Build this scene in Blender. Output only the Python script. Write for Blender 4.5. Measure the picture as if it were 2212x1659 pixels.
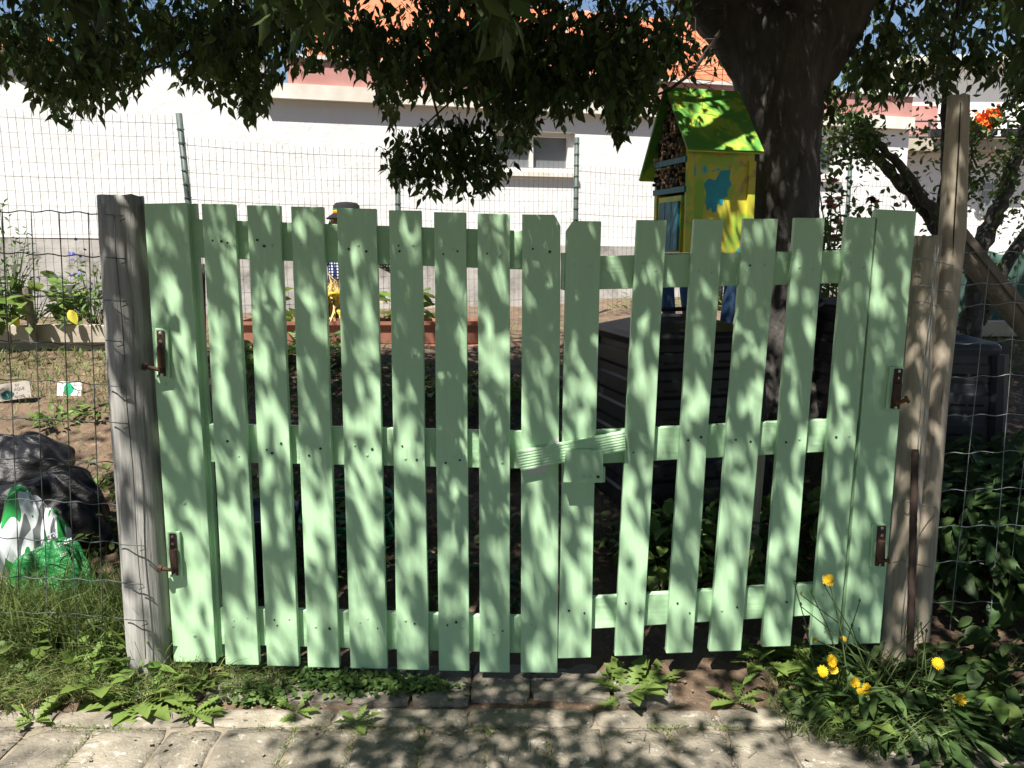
import bpy, math, random
import numpy as np
from mathutils import Vector, Matrix, noise

for o in list(bpy.data.objects): bpy.data.objects.remove(o)
rng = np.random.default_rng(7); random.seed(7)
sc = bpy.context.scene
COL = sc.collection
R = math.radians

# ------------------------------------------------------------------ camera
CAMZ, PITCH, FPX = 1.5, R(9.2), 1770.0          # FPX: focal length for a 2212 x 1659 frame
cam = bpy.data.cameras.new('camera'); camo = bpy.data.objects.new('camera', cam); COL.objects.link(camo)
camo.location = (0, 0, CAMZ); camo.rotation_euler = (R(90) - PITCH, 0, 0)
cam.sensor_width = 36; cam.lens = 36 * FPX / 2212; cam.clip_start = .05; cam.clip_end = 900
sc.camera = camo
# ------------------------------------------------------------------ sky and sun
EL, AZ = R(61), R(28)
S = Vector((-math.sin(AZ) * math.cos(EL), -math.cos(AZ) * math.cos(EL), math.sin(EL)))   # towards the sun
w = bpy.data.worlds.new('World'); sc.world = w; w.use_nodes = True
nt = w.node_tree; bg = nt.nodes['Background']
sky = nt.nodes.new('ShaderNodeTexSky'); sky.sky_type = 'NISHITA'; sky.sun_disc = False
sky.sun_elevation = EL; sky.sun_rotation = math.atan2(S.x, S.y); sky.air_density = 1.0; sky.dust_density = .6; sky.ozone_density = 2.0
nt.links.new(sky.outputs[0], bg.inputs[0]); bg.inputs[1].default_value = .05
sl = bpy.data.lights.new('sun', 'SUN'); sl.energy = 5.0; sl.angle = R(.53); sl.color = (1, .955, .88)
so = bpy.data.objects.new('sun', sl); COL.objects.link(so); so.location = (0, 0, 20)
so.rotation_euler = (-S).to_track_quat('-Z', 'Y').to_euler()
sc.view_settings.view_transform = 'Standard'; sc.view_settings.look = 'None'
sc.view_settings.exposure = 1.36; sc.view_settings.gamma = 1; sc.view_settings.use_curve_mapping = False
sc.cycles.max_bounces = 6; sc.cycles.diffuse_bounces = 3; sc.cycles.transmission_bounces = 4; sc.cycles.transparent_max_bounces = 8

# ------------------------------------------------------------------ pixels to places
def ray(u, v):
    a = (u - 1106) / FPX; b = (829.5 - v) / FPX
    cp, sp = math.cos(PITCH), math.sin(PITCH)
    return Vector((a, cp + b * sp, -sp + b * cp))
def U(u, v, y):
    d = ray(u, v); t = y / d.y
    return Vector((d.x * t, y, CAMZ + d.z * t))
def proj(p):
    cp, sp = math.cos(PITCH), math.sin(PITCH)
    dz = p[2] - CAMZ; dep = p[1] * cp - dz * sp; up = p[1] * sp + dz * cp
    if dep <= .05: return None
    return (1106 + FPX * p[0] / dep, 829.5 - FPX * up / dep)
def sm(a, b, x):
    t = min(1, max(0, (x - a) / (b - a))); return t * t * (3 - 2 * t)
def gz(x, y):
    L_ = 2.75 + .85 * sm(-1.2, .5, x); z = .78 * min(1, max(0, (y - 2.95) / L_)) if y > 2.95 else 0
    if y > 6.55: z = .78 + .02 * min(4, y - 6.55)
    z += sm(2.56, 2.75, y) * (.02 + .06 * sm(.1, 1.6, x))
    if y < 2.5: z = -.016
    return z
def GR(u, v):
    d = ray(u, v); p = Vector((0, 0, CAMZ)); t = 1.0
    while t < 20:
        q = p + d * t
        if q.z <= gz(q.x, q.y): return q
        t += .01
    return p + d * t

# ------------------------------------------------------------------ materials
MATS = {}
def mat(name, c1, c2=None, scale=6, stretch=(1, 1, 1), rough=.8, bump=0, bscale=60, bstretch=None, spec=.3, island=0, trans=0, c3=None, c3stretch=None, c3scale=2, c3lo=.55, c3hi=.7, metal=0, detail=6, lo=.35, hi=.65, bdist=.01):
    m = bpy.data.materials.new(name); m.use_nodes = True; t = m.node_tree; N = t.nodes; L = t.links
    b = N['Principled BSDF']; out = N['Material Output']
    b.inputs['Roughness'].default_value = rough; b.inputs['Specular IOR Level'].default_value = spec; b.inputs['Metallic'].default_value = metal
    tc = N.new('ShaderNodeTexCoord')
    def noise_node(s, st, det=detail):
        mp = N.new('ShaderNodeMapping'); mp.inputs['Scale'].default_value = st
        L.new(tc.outputs['Object'], mp.inputs[0])
        n = N.new('ShaderNodeTexNoise'); n.inputs['Scale'].default_value = s; n.inputs['Detail'].default_value = det; n.inputs['Roughness'].default_value = .6
        L.new(mp.outputs[0], n.inputs[0]); return n
    def mixc(fac, a, bb, blend='MIX'):
        x = N.new('ShaderNodeMix'); x.data_type = 'RGBA'; x.blend_type = blend
        for i, val in ((0, fac), (6, a), (7, bb)):
            if hasattr(val, 'is_linked') or isinstance(val, bpy.types.NodeSocket): L.new(val, x.inputs[i])
            elif i == 0: x.inputs[0].default_value = val
            else: x.inputs[i].default_value = (*val, 1) if len(val) == 3 else val
        return x.outputs[2]
    def ramp(src, a, bb):
        r = N.new('ShaderNodeMapRange'); r.inputs[1].default_value = a; r.inputs[2].default_value = bb; L.new(src, r.inputs[0]); return r.outputs[0]
    col = None
    if c2 is not None:
        n = noise_node(scale, stretch); col = mixc(ramp(n.outputs[0], lo, hi), c1, c2)
    if c3 is not None:
        n = noise_node(c3scale, c3stretch or stretch); col = mixc(ramp(n.outputs[0], c3lo, c3hi), col if col else c1, c3)
    if island:
        g = N.new('ShaderNodeNewGeometry'); h = N.new('ShaderNodeHueSaturation')
        r1 = N.new('ShaderNodeMapRange'); r1.inputs[3].default_value = 1 - island; r1.inputs[4].default_value = 1 + island; L.new(g.outputs['Random Per Island'], r1.inputs[0]); L.new(r1.outputs[0], h.inputs['Value'])
        r2 = N.new('ShaderNodeMapRange'); r2.inputs[3].default_value = .5 - island * .05; r2.inputs[4].default_value = .5 + island * .05
        mm = N.new('ShaderNodeMath'); mm.operation = 'FRACT'; m2 = N.new('ShaderNodeMath'); m2.operation = 'MULTIPLY'; m2.inputs[1].default_value = 7.31
        L.new(g.outputs['Random Per Island'], m2.inputs[0]); L.new(m2.outputs[0], mm.inputs[0]); L.new(mm.outputs[0], r2.inputs[0]); L.new(r2.outputs[0], h.inputs['Hue'])
        if col: L.new(col, h.inputs['Color'])
        else: h.inputs['Color'].default_value = (*c1, 1)
        col = h.outputs[0]
    if col: L.new(col, b.inputs['Base Color'])
    else: b.inputs['Base Color'].default_value = (*c1, 1)
    if bump:
        n = noise_node(bscale, bstretch or stretch, 8); bp = N.new('ShaderNodeBump'); bp.inputs['Strength'].default_value = bump; bp.inputs['Distance'].default_value = bdist
        L.new(n.outputs[0], bp.inputs['Height']); L.new(bp.outputs[0], b.inputs['Normal'])
    if trans:
        tr = N.new('ShaderNodeBsdfTranslucent'); mx = N.new('ShaderNodeMixShader'); mx.inputs[0].default_value = trans
        if col:
            br = N.new('ShaderNodeHueSaturation'); br.inputs['Value'].default_value = 1.6; br.inputs['Hue'].default_value = .485; L.new(col, br.inputs['Color']); L.new(br.outputs[0], tr.inputs[0])
        else: tr.inputs[0].default_value = (*[min(1, x * 1.6) for x in c1], 1)
        L.new(b.outputs[0], mx.inputs[1]); L.new(tr.outputs[0], mx.inputs[2]); L.new(mx.outputs[0], out.inputs[0])
    MATS[name] = m; return m

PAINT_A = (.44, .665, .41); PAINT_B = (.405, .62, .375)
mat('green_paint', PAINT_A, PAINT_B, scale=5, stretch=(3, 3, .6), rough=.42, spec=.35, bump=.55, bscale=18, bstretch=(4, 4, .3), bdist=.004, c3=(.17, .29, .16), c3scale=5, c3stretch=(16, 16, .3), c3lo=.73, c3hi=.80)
mat('green_paint_rail', PAINT_A, PAINT_B, scale=5, stretch=(.6, 3, 3), rough=.42, spec=.35, bump=.45, bscale=16, bstretch=(.35, 4, 4), bdist=.004)
mat('nail_dark', (.03, .045, .03), rough=.7)
mat('nail_painted', (.37, .57, .34), rough=.4)
mat('post_wood', (.40, .39, .365), (.24, .23, .21), scale=5, stretch=(9, 9, .5), rough=.85, bump=.7, bscale=9, bstretch=(8, 8, .35), c3=(.11, .095, .075), c3scale=3.2, c3lo=.6, c3hi=.72, bdist=.012)
mat('post_wood_pale', (.50, .43, .33), (.33, .28, .21), scale=5, stretch=(8, 8, .5), rough=.85, bump=.6, bscale=9, bstretch=(8, 8, .35), c3=(.14, .11, .08), c3scale=4, c3lo=.64, c3hi=.72, bdist=.01)
mat('rust', (.045, .028, .022), (.085, .042, .026), scale=30, rough=.75, bump=.3, bscale=90, bdist=.002)
mat('rod_brown', (.045, .033, .028), (.075, .045, .032), scale=25, rough=.8)
mat('rust_orange', (.25, .10, .035), (.10, .045, .025), scale=40, rough=.8)
mat('steel', (.5, .48, .45), rough=.35, metal=.8)
mat('wire_galvanised', (.22, .25, .23), (.34, .36, .34), scale=20, rough=.5, metal=.3)
mat('wire_dark', (.10, .105, .10), rough=.6)
mat('wire_green', (.04, .055, .045), (.08, .095, .085), scale=9, rough=.55)
mat('wall_white', (.70, .70, .69), (.65, .65, .635), scale=1.3, rough=.9, bump=.5, bscale=5, bdist=.03)
mat('wall_plinth', (.46, .44, .41), (.30, .285, .265), scale=1.6, rough=.95, bump=.4, bscale=14, c3=(.15, .14, .125), c3scale=4.5, c3lo=.5, c3hi=.72)
mat('cornice', (.72, .70, .65), (.55, .50, .42), scale=2.5, rough=.9, c3=(.3, .22, .13), c3scale=3, c3lo=.66, c3hi=.78)
mat('maroon', (.36, .17, .15), (.44, .24, .21), scale=3, rough=.85)
mat('roof_orange', (.50, .17, .085), (.40, .125, .06), scale=5, rough=.85, c3=(.56, .26, .15), c3scale=1.5)
mat('window_frame', (.58, .56, .52), rough=.6)
mat('window_glass', (.13, .14, .15), (.17, .18, .19), scale=2, rough=.12, spec=.6)
mat('concrete', (.42, .37, .29), (.33, .29, .23), scale=3, rough=.95, bump=.4, bscale=30)
mat('paver', (.285, .25, .195), (.16, .142, .112), scale=9, rough=.95, bump=1, bscale=70, bdist=.010, c3=(.40, .37, .32), c3scale=30, c3lo=.58, c3hi=.68, detail=9)
mat('soil', (.17, .115, .075), (.10, .07, .048), scale=5, rough=1, bump=1, bscale=22, bdist=.04, c3=(.26, .19, .13), c3scale=17, c3lo=.58, c3hi=.7)
mat('bark', (.10, .094, .085), (.055, .05, .045), scale=6, stretch=(1.5, 1.5, .5), rough=.95, bump=.9, bscale=9, bstretch=(2, 2, .7), bdist=.03, c3=(.24, .235, .22), c3scale=8, c3lo=.6, c3hi=.7)
mat('twig_bark', (.05, .042, .032), rough=.9)
mat('bark_grey', (.10, .09, .08), (.05, .045, .04), scale=14, rough=.95, bump=1, bscale=30, bdist=.02)
mat('leaf_tree', (.050, .085, .024), rough=.5, spec=.28, island=.5, trans=.36)
mat('leaf_small', (.07, .12, .03), rough=.5, island=.35, trans=.3)
mat('grass', (.15, .20, .065), rough=.6, island=.45, trans=.3)
mat('grass_dry', (.32, .26, .13), rough=.8, island=.3)
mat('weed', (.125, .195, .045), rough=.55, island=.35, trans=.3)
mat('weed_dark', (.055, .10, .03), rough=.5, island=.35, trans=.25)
mat('clover', (.085, .15, .04), rough=.6, island=.4, trans=.3)
mat('stem', (.10, .14, .045), rough=.7)
mat('petal_yellow', (.80, .52, .015), rough=.6, island=.1, trans=.15)
mat('petal_white', (.80, .80, .72), rough=.6, trans=.15)
mat('petal_pink', (.72, .32, .33), rough=.6, island=.2)
mat('petal_red', (.16, .012, .025), rough=.6, island=.2)
mat('petal_blue', (.12, .12, .5), rough=.6)
mat('leaf_yellow', (.55, .48, .05), rough=.6, island=.2, trans=.2)
mat('black_plastic', (.009, .009, .010), (.015, .015, .017), scale=8, rough=.48, spec=.4)
mat('grey_plastic', (.05, .052, .058), (.07, .07, .075), scale=5, rough=.45)
mat('bag_black', (.005, .005, .006), (.008, .008, .009), scale=6, rough=.4, spec=.25, bump=.35, bscale=5, bstretch=(1, 1, 2.2), bdist=.06, detail=4)
mat('bag_green', (.02, .20, .05), (.015, .15, .04), scale=6, rough=.38, spec=.5, bump=.8, bscale=7, bstretch=(1, 1, 2), bdist=.04)
mat('bag_white', (.75, .77, .78), rough=.4)
mat('terracotta', (.36, .165, .115), (.30, .135, .09), scale=4, rough=.85)
mat('navy', (.012, .02, .042), rough=.4)
mat('hose_green', (.02, .16, .08), (.02, .11, .06), scale=60, rough=.4)
mat('card_white', (.80, .80, .78), rough=.7)
mat('card_grey', (.30, .27, .235), rough=.8)
mat('ink', (.22, .22, .25), rough=.8)
mat('ink_dark', (.07, .06, .06), rough=.8)
mat('dab_green', (.01, .27, .13), rough=.6)
mat('dab_teal', (.012, .085, .09), rough=.6)
mat('straw', (.55, .40, .17), rough=.85, island=.3)
mat('hat_black', (.012, .012, .013), rough=.9)
mat('sack', (.45, .36, .24), rough=.95)
mat('bamboo', (.36, .25, .14), (.26, .17, .09), scale=14, rough=.7, island=.35)
mat('dark_hollow', (.03, .022, .016), rough=1)
mat('pale_lilac', (.62, .55, .60), rough=.7)
mat('jeans', (.06, .12, .24), (.045, .09, .18), scale=30, rough=.9)
mat('net_green', (.035, .075, .062), (.05, .1, .08), scale=12, rough=.9)
mat('board_old', (.24, .20, .155), (.15, .125, .10), scale=5, stretch=(2, 2, 2), rough=.9, bump=.5, bscale=25)
mat('teal_paint', (.012, .20, .27), (.02, .12, .18), scale=10, stretch=(6, 6, 1), rough=.5)
mat('fern_orange', (.55, .24, .04), rough=.7)
mat('orange_bright', (.75, .14, .02), rough=.6)
mat('metal_post_green', (.045, .065, .058), (.07, .09, .08), scale=20, rough=.5)
mat('pebble', (.40, .38, .34), (.26, .24, .21), scale=10, rough=.9)
def island_mats():
    # hand-painted insect hotel: yellow with green and turquoise brush patches, by place on the board
    m = bpy.data.materials.new('hotel_paint'); m.use_nodes = True; t = m.node_tree; N = t.nodes; L = t.links; b = N['Principled BSDF']
    tc = N.new('ShaderNodeTexCoord'); cols = [(.60, .55, .05), (.34, .52, .06), (.04, .40, .48), (.48, .30, .10)]
    prev = None
    for i, (c, s, off, lo, hi) in enumerate([(cols[1], 4.5, 1.7, .5, .58), (cols[3], 9, 5.2, .6, .68), (cols[2], 5.2, 9.3, .63, .66)]):
        mp = N.new('ShaderNodeMapping'); mp.inputs['Location'].default_value = (off, off * .7, off * 1.3); L.new(tc.outputs['Object'], mp.inputs[0])
        n = N.new('ShaderNodeTexNoise'); n.inputs['Scale'].default_value = s; n.inputs['Detail'].default_value = 5; n.inputs['Distortion'].default_value = 1.2; L.new(mp.outputs[0], n.inputs[0])
        r = N.new('ShaderNodeMapRange'); r.inputs[1].default_value = lo; r.inputs[2].default_value = hi; L.new(n.outputs[0], r.inputs[0])
        x = N.new('ShaderNodeMix'); x.data_type = 'RGBA'; L.new(r.outputs[0], x.inputs[0])
        if prev: L.new(prev, x.inputs[6])
        else: x.inputs[6].default_value = (*cols[0], 1)
        x.inputs[7].default_value = (*c, 1); prev = x.outputs[2]
    L.new(prev, b.inputs['Base Color']); b.inputs['Roughness'].default_value = .55
    MATS['hotel_paint'] = m
    m2 = m.copy(); m2.name = 'hotel_roof'; MATS['hotel_roof'] = m2
    for nd in m2.node_tree.nodes:
        if nd.type == 'MIX':
            if not nd.inputs[6].is_linked: nd.inputs[6].default_value = (.10, .30, .045, 1); nd.inputs[7].default_value = (.30, .46, .05, 1)
            else: nd.inputs[7].default_value = (.42, .46, .03, 1)
    # polka dots
    m = bpy.data.materials.new('polka'); m.use_nodes = True; t = m.node_tree; N = t.nodes; L = t.links; b = N['Principled BSDF']
    tc = N.new('ShaderNodeTexCoord'); v = N.new('ShaderNodeTexVoronoi'); v.inputs['Scale'].default_value = 42; v.inputs['Randomness'].default_value = 0; L.new(tc.outputs['Object'], v.inputs[0])
    r = N.new('ShaderNodeMapRange'); r.inputs[1].default_value = .33; r.inputs[2].default_value = .37; L.new(v.outputs[0], r.inputs[0])
    x = N.new('ShaderNodeMix'); x.data_type = 'RGBA'; L.new(r.outputs[0], x.inputs[0]); x.inputs[6].default_value = (.8, .8, .8, 1); x.inputs[7].default_value = (.015, .025, .10, 1); L.new(x.outputs[2], b.inputs['Base Color'])
    MATS['polka'] = m
island_mats()

# ------------------------------------------------------------------ mesh building
class MB:
    def __init__(s): s.v = []; s.f = []
    def add(s, vs, fs):
        o = len(s.v); s.v += [Vector(p) for p in vs]; s.f += [tuple(i + o for i in f) for f in fs]; return s
    def box(s, c, size, rot=None):
        c = Vector(c); x, y, z = [q / 2 for q in size]
        vs = [Vector((a * x, b * y, d * z)) for a in (-1, 1) for b in (-1, 1) for d in (-1, 1)]
        if rot is not None: vs = [rot @ p for p in vs]
        return s.add([c + p for p in vs], [(0, 1, 3, 2), (4, 6, 7, 5), (0, 4, 5, 1), (2, 3, 7, 6), (0, 2, 6, 4), (1, 5, 7, 3)])
    def tube(s, pts, rad, n=8, cap=True, jit=0):
        pts = [Vector(p) for p in pts]; k = len(pts)
        if not hasattr(rad, '__len__'): rad = [rad] * k
        o = len(s.v); ref = None
        for i, p in enumerate(pts):
            d = (pts[min(i + 1, k - 1)] - pts[max(i - 1, 0)]).normalized()
            if ref is None:
                ref = Vector((0, 0, 1)) if abs(d.z) < .9 else Vector((1, 0, 0))
            a = (ref - d * ref.dot(d)).normalized(); b = d.cross(a); ref = a
            for j in range(n):
                t = 2 * math.pi * j / n; r = rad[i] * (1 + (random.uniform(-jit, jit) if jit else 0))
                s.v.append(p + (a * math.cos(t) + b * math.sin(t)) * r)
        for i in range(k - 1):
            for j in range(n):
                s.f.append((o + i * n + j, o + i * n + (j + 1) % n, o + (i + 1) * n + (j + 1) % n, o + (i + 1) * n + j))
        if cap:
            s.f.append(tuple(o + j for j in range(n))[::-1]); s.f.append(tuple(o + (k - 1) * n + j for j in range(n)))
        return s
    def prism(s, poly, dirv):
        # poly: 3D outline, dirv: extrusion vector
        poly = [Vector(p) for p in poly]; n = len(poly); d = Vector(dirv)
        return s.add(poly + [p + d for p in poly], [tuple(range(n)), tuple(range(2 * n - 1, n - 1, -1))] + [(i, n + i, n + (i + 1) % n, (i + 1) % n) for i in range(n)])
    def lathe(s, c, prof, n=24, sx=1, sy=1):
        c = Vector(c); o = len(s.v); k = len(prof)
        for r, z in prof:
            for j in range(n):
                t = 2 * math.pi * j / n; s.v.append(c + Vector((r * math.cos(t) * sx, r * math.sin(t) * sy, z)))
        for i in range(k - 1):
            for j in range(n): s.f.append((o + i * n + j, o + i * n + (j + 1) % n, o + (i + 1) * n + (j + 1) % n, o + (i + 1) * n + j))
        s.f.append(tuple(o + j for j in range(n))[::-1]); s.f.append(tuple(o + (k - 1) * n + j for j in range(n)))
        return s
    def mesh(s, name, origin=(0, 0, 0)):
        o = Vector(origin); me = bpy.data.meshes.new(name); me.from_pydata([tuple(p - o) for p in s.v], [], s.f); return me
ORIG = {}
def thing(name, label, cat, loc=(0, 0, 0), group=None):
    o = bpy.data.objects.new(name, None); COL.objects.link(o); o.location = loc; o.empty_display_size = .1
    o['label'] = label; o['category'] = cat
    if group: o['group'] = group
    ORIG[o.name] = Vector(loc); return o
def link(name, me, m, parent=None, smooth=False, bevel=0, kind=None, weld=False):
    o = bpy.data.objects.new(name, me); COL.objects.link(o)
    if m: me.materials.append(MATS[m])
    if parent is not None: o.parent = parent; ORIG[o.name] = ORIG[parent.name]
    else: ORIG[o.name] = Vector((0, 0, 0))
    if smooth: me.polygons.foreach_set('use_smooth', [True] * len(me.polygons))
    if bevel:
        b = o.modifiers.new('bevel', 'BEVEL'); b.width = bevel; b.segments = 2; b.limit_method = 'ANGLE'; b.angle_limit = R(40)
    if kind: o['kind'] = kind
    return o
def part(name, mb, m, parent, **k):
    return link(name, mb.mesh(name, ORIG[parent.name]), m, parent, **k)
def solo(name, mb, m, label, cat, base, group=None, **k):
    o = link(name, mb.mesh(name, base), m, None, **k); o.location = base; ORIG[o.name] = Vector(base)
    o['label'] = label; o['category'] = cat
    if group: o['group'] = group
    return o
def npmesh(name, V, F):
    """V (n,3) array, F list of (m,k) arrays"""
    me = bpy.data.meshes.new(name); V = np.asarray(V, np.float32)
    tot = [np.full(len(f), f.shape[1], np.int32) for f in F]; lt = np.concatenate(tot); idx = np.concatenate([f.ravel() for f in F]).astype(np.int32)
    me.vertices.add(len(V)); me.vertices.foreach_set('co', V.ravel())
    me.loops.add(len(idx)); me.loops.foreach_set('vertex_index', idx)
    me.polygons.add(len(lt)); me.polygons.foreach_set('loop_start', np.concatenate([[0], np.cumsum(lt)[:-1]]).astype(np.int32))
    me.update(calc_edges=True); me.validate(); return me

# leaf templates: (t, half width, height) sections
def leaf_tpl(sec, fold=.25, droop=0.0):
    V = []; F = []
    for t, hw in sec:
        z = -droop * t * t
        V += [(-hw, t, z + fold * hw), (0, t, z), (hw, t, z + fold * hw)]
    for i in range(len(sec) - 1):
        a = 3 * i; F += [(a, a + 1, a + 4, a + 3), (a + 1, a + 2, a + 5, a + 4)]
    return np.array(V, np.float32), np.array(F, np.int32)
OVATE = leaf_tpl([(0, .02), (.2, .2), (.42, .225), (.66, .11), (1, .004)], .3, .12)
OVATE_S = leaf_tpl([(0, .02), (.32, .27), (.65, .2), (1, .004)], .3, .1)
LANCE = leaf_tpl([(0, .02), (.3, .12), (.6, .13), (1, .004)], .3, .15)
BROAD = leaf_tpl([(0, .03), (.15, .2), (.4, .3), (.7, .24), (.9, .1), (1, .01)], .3, .25)
LOBED = leaf_tpl([(0, .02), (.14, .02), (.17, .085), (.25, .022), (.29, .11), (.38, .03), (.42, .14), (.51, .04), (.55, .16), (.64, .055), (.68, .17), (.8, .11), (.9, .07), (1, .005)], .3, .35)
PETAL = leaf_tpl([(0, .06), (.5, .09), (1, .07)], .0, .08)
SCALLOP = leaf_tpl([(0, .12), (.08, .3), (.14, .27), (.25, .44), (.33, .4), (.48, .52), (.56, .46), (.7, .46), (.77, .37), (.88, .3), (.93, .2), (1, .06)], .2, .1)
ROUND = leaf_tpl([(0, .1), (.25, .42), (.55, .5), (.85, .34), (1, .08)], .15, .05)
def inst(tpl, T, D, NRM, Ls, wid=1.0):
    V0, F0 = tpl; T = np.asarray(T, np.float32); D = np.asarray(D, np.float32); NRM = np.asarray(NRM, np.float32); Ls = np.asarray(Ls, np.float32)
    D = D / (np.linalg.norm(D, axis=1, keepdims=True) + 1e-9)
    sd = np.cross(D, NRM); sd /= np.linalg.norm(sd, axis=1, keepdims=True) + 1e-9; nn = np.cross(sd, D)
    wv = np.asarray(wid, np.float32) * np.ones(len(T), np.float32)
    P = T[:, None, :] + Ls[:, None, None] * (V0[None, :, 0:1] * wv[:, None, None] * sd[:, None, :] + V0[None, :, 1:2] * D[:, None, :] + V0[None, :, 2:3] * nn[:, None, :])
    n = len(V0); F = F0[None] + (np.arange(len(T)) * n)[:, None, None]
    return P.reshape(-1, 3), F.reshape(-1, F0.shape[1])
def leaves(name, tpl, T, D, NRM, Ls, m, parent=None, origin=None, kind=None, wid=1.0):
    P, F = inst(tpl, T, D, NRM, Ls, wid); o = np.array(origin if origin is not None else (ORIG[parent.name] if parent else (0, 0, 0)), np.float32)
    return link(name, npmesh(name, P - o, [F]), m, parent, kind=kind)
def blades(P, H, W, lean, seed=0):
    """grass blades: strips of 3 sections"""
    r = np.random.default_rng(seed); n = len(P); P = np.asarray(P, np.float32)
    az = r.uniform(0, 2 * np.pi, n); d = np.stack([np.cos(az), np.sin(az), np.zeros(n)], 1); fa = r.uniform(0, 2 * np.pi, n); sdv = np.stack([np.cos(fa), np.sin(fa), np.zeros(n)], 1)
    H = H[:, None]; W = W[:, None]; lean = lean[:, None]; up = np.array([[0, 0, 1.]])
    V = []
    for t, wf in ((0, 1), (.4, .9), (.75, .6)):
        c = P + up * H * t * (1 - .35 * t * lean) + d * H * lean * t * t
        V += [c - sdv * W * wf / 2, c + sdv * W * wf / 2]
    V.append(P + up * H * (1 - .35 * lean) + d * H * lean)
    V = np.stack(V, 1); b = (np.arange(n) * 7)[:, None]
    Q = np.concatenate([b + np.array([[0, 1, 3, 2]]), b + np.array([[2, 3, 5, 4]])]); T = b + np.array([[4, 5, 6]])
    return V.reshape(-1, 3), [Q, T]
def rand_dirs(n, down=0.0, spread=1.0, r=rng):
    d = r.normal(0, spread, (n, 3)); d[:, 2] -= down; return d / np.linalg.norm(d, axis=1, keepdims=True)
def inpoly(u, v, poly):
    c = False; n = len(poly)
    for i in range(n):
        x1, y1 = poly[i]; x2, y2 = poly[i - 1]
        if (y1 > v) != (y2 > v) and u < (x2 - x1) * (v - y1) / (y2 - y1) + x1: c = not c
    return c

# ------------------------------------------------------------------ ground and pavement
xs = np.concatenate([np.linspace(-60, -7, 12), np.linspace(-6.5, -3.1, 24), np.linspace(-3, 4, 176), np.linspace(4.1, 7, 20), np.linspace(8, 60, 12)])
ys = np.concatenate([np.linspace(-40, 1.0, 12), np.linspace(1.5, 2.45, 6), np.linspace(2.5, 7, 130), np.linspace(7.1, 14, 40), np.linspace(15, 160, 14)])
V = []
for y in ys:
    for x in xs:
        z = gz(x, y)
        if y > 2.5 and y < 12: z += (noise.noise(Vector((x * 2.2, y * 2.2, 3))) * .02 + noise.noise(Vector((x * 9, y * 9, 7))) * .012 + noise.noise(Vector((x * 22, y * 22, 1))) * .006) * (sm(2.6, 3.1, y))
        V.append((x, y, z))
nx = len(xs); idx = np.arange(len(ys) * nx).reshape(len(ys), nx)
F = np.stack([idx[:-1, :-1], idx[:-1, 1:], idx[1:, 1:], idx[1:, :-1]], -1).reshape(-1, 4)
g = link('ground', npmesh('ground', np.array(V), [F]), 'soil', smooth=True); g['kind'] = 'structure'
def paver_mesh(lx, ly, h, seed):
    r = random.Random(seed); nx_, ny_ = 6, 6; mb = MB(); o = 0
    vs = []
    for j in range(ny_ + 1):
        for i in range(nx_ + 1):
            a, b = i / nx_ * 2 - 1, j / ny_ * 2 - 1
            e = max(abs(a), abs(b)); z = -.004 * max(0, (e - .75) / .25) ** 2 + noise.noise(Vector((a * 2 + seed * 5.1, b * 2, seed))) * .004
            rx = .5 * lx * (1 - .05 * (abs(b) > .99)); ry = .5 * ly * (1 - .05 * (abs(a) > .99))
            vs.append((a * rx + r.uniform(-.004, .004), b * ry + r.uniform(-.004, .004), z))
    fs = [(j * 7 + i, j * 7 + i + 1, j * 7 + i + 8, j * 7 + i + 7) for j in range(6) for i in range(6)]
    rim = [i for i in range(7)] + [7 * k + 6 for k in range(1, 7)] + [42 + i for i in range(5, -1, -1)] + [7 * k for k in range(5, 0, -1)]
    b0 = len(vs); vs += [(vs[i][0], vs[i][1], -h) for i in rim]; n = len(rim)
    fs += [(rim[(k + 1) % n], rim[k], b0 + k, b0 + (k + 1) % n) for k in range(n)]
    me = bpy.data.meshes.new('paver'); me.from_pydata(vs, [], fs); me.materials.append(MATS['paver']); me.polygons.foreach_set('use_smooth', [True] * 36 + [False] * n); return me
mat('joint_sand', (.24, .20, .155), (.15, .13, .09), scale=18, rough=1, bump=.6, bscale=80)
o = link('sand_bed', MB().add([(-9, -6, -.006), (9, -6, -.006), (9, 2.53, -.006), (-9, 2.53, -.006)], [(0, 1, 2, 3)]).mesh('sand_bed'), 'joint_sand'); o['kind'] = 'structure'
pav = bpy.data.objects.new('pavement', None); COL.objects.link(pav); pav['kind'] = 'structure'; ORIG['pavement'] = Vector()
def vary(m_, amt):
    t = m_.node_tree; b_ = t.nodes['Principled BSDF']; src = b_.inputs['Base Color'].links[0].from_socket; h = t.nodes.new('ShaderNodeHueSaturation'); oi = t.nodes.new('ShaderNodeObjectInfo'); r = t.nodes.new('ShaderNodeMapRange'); r.inputs[3].default_value = 1 - amt; r.inputs[4].default_value = 1 + amt
    t.links.new(oi.outputs['Random'], r.inputs[0]); t.links.new(r.outputs[0], h.inputs['Value']); t.links.new(src, h.inputs['Color']); t.links.new(h.outputs[0], b_.inputs['Base Color'])
    tc = [n for n in t.nodes if n.type == 'TEX_COORD'][0]; va = t.nodes.new('ShaderNodeVectorMath'); va.operation = 'ADD'; t.links.new(tc.outputs['Object'], va.inputs[0]); sc_ = t.nodes.new('ShaderNodeMath'); sc_.operation = 'MULTIPLY'; sc_.inputs[1].default_value = 37; t.links.new(oi.outputs['Random'], sc_.inputs[0]); t.links.new(sc_.outputs[0], va.inputs[1])
    for n in t.nodes:
        if n.type == 'MAPPING': t.links.new(va.outputs[0], n.inputs[0])
vary(MATS['paver'], .16)
PM = [paver_mesh(.205, .292, .06, k) for k in range(6)]; KM = [paver_mesh(.42, .105, .06, 20 + k) for k in range(4)]
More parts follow.
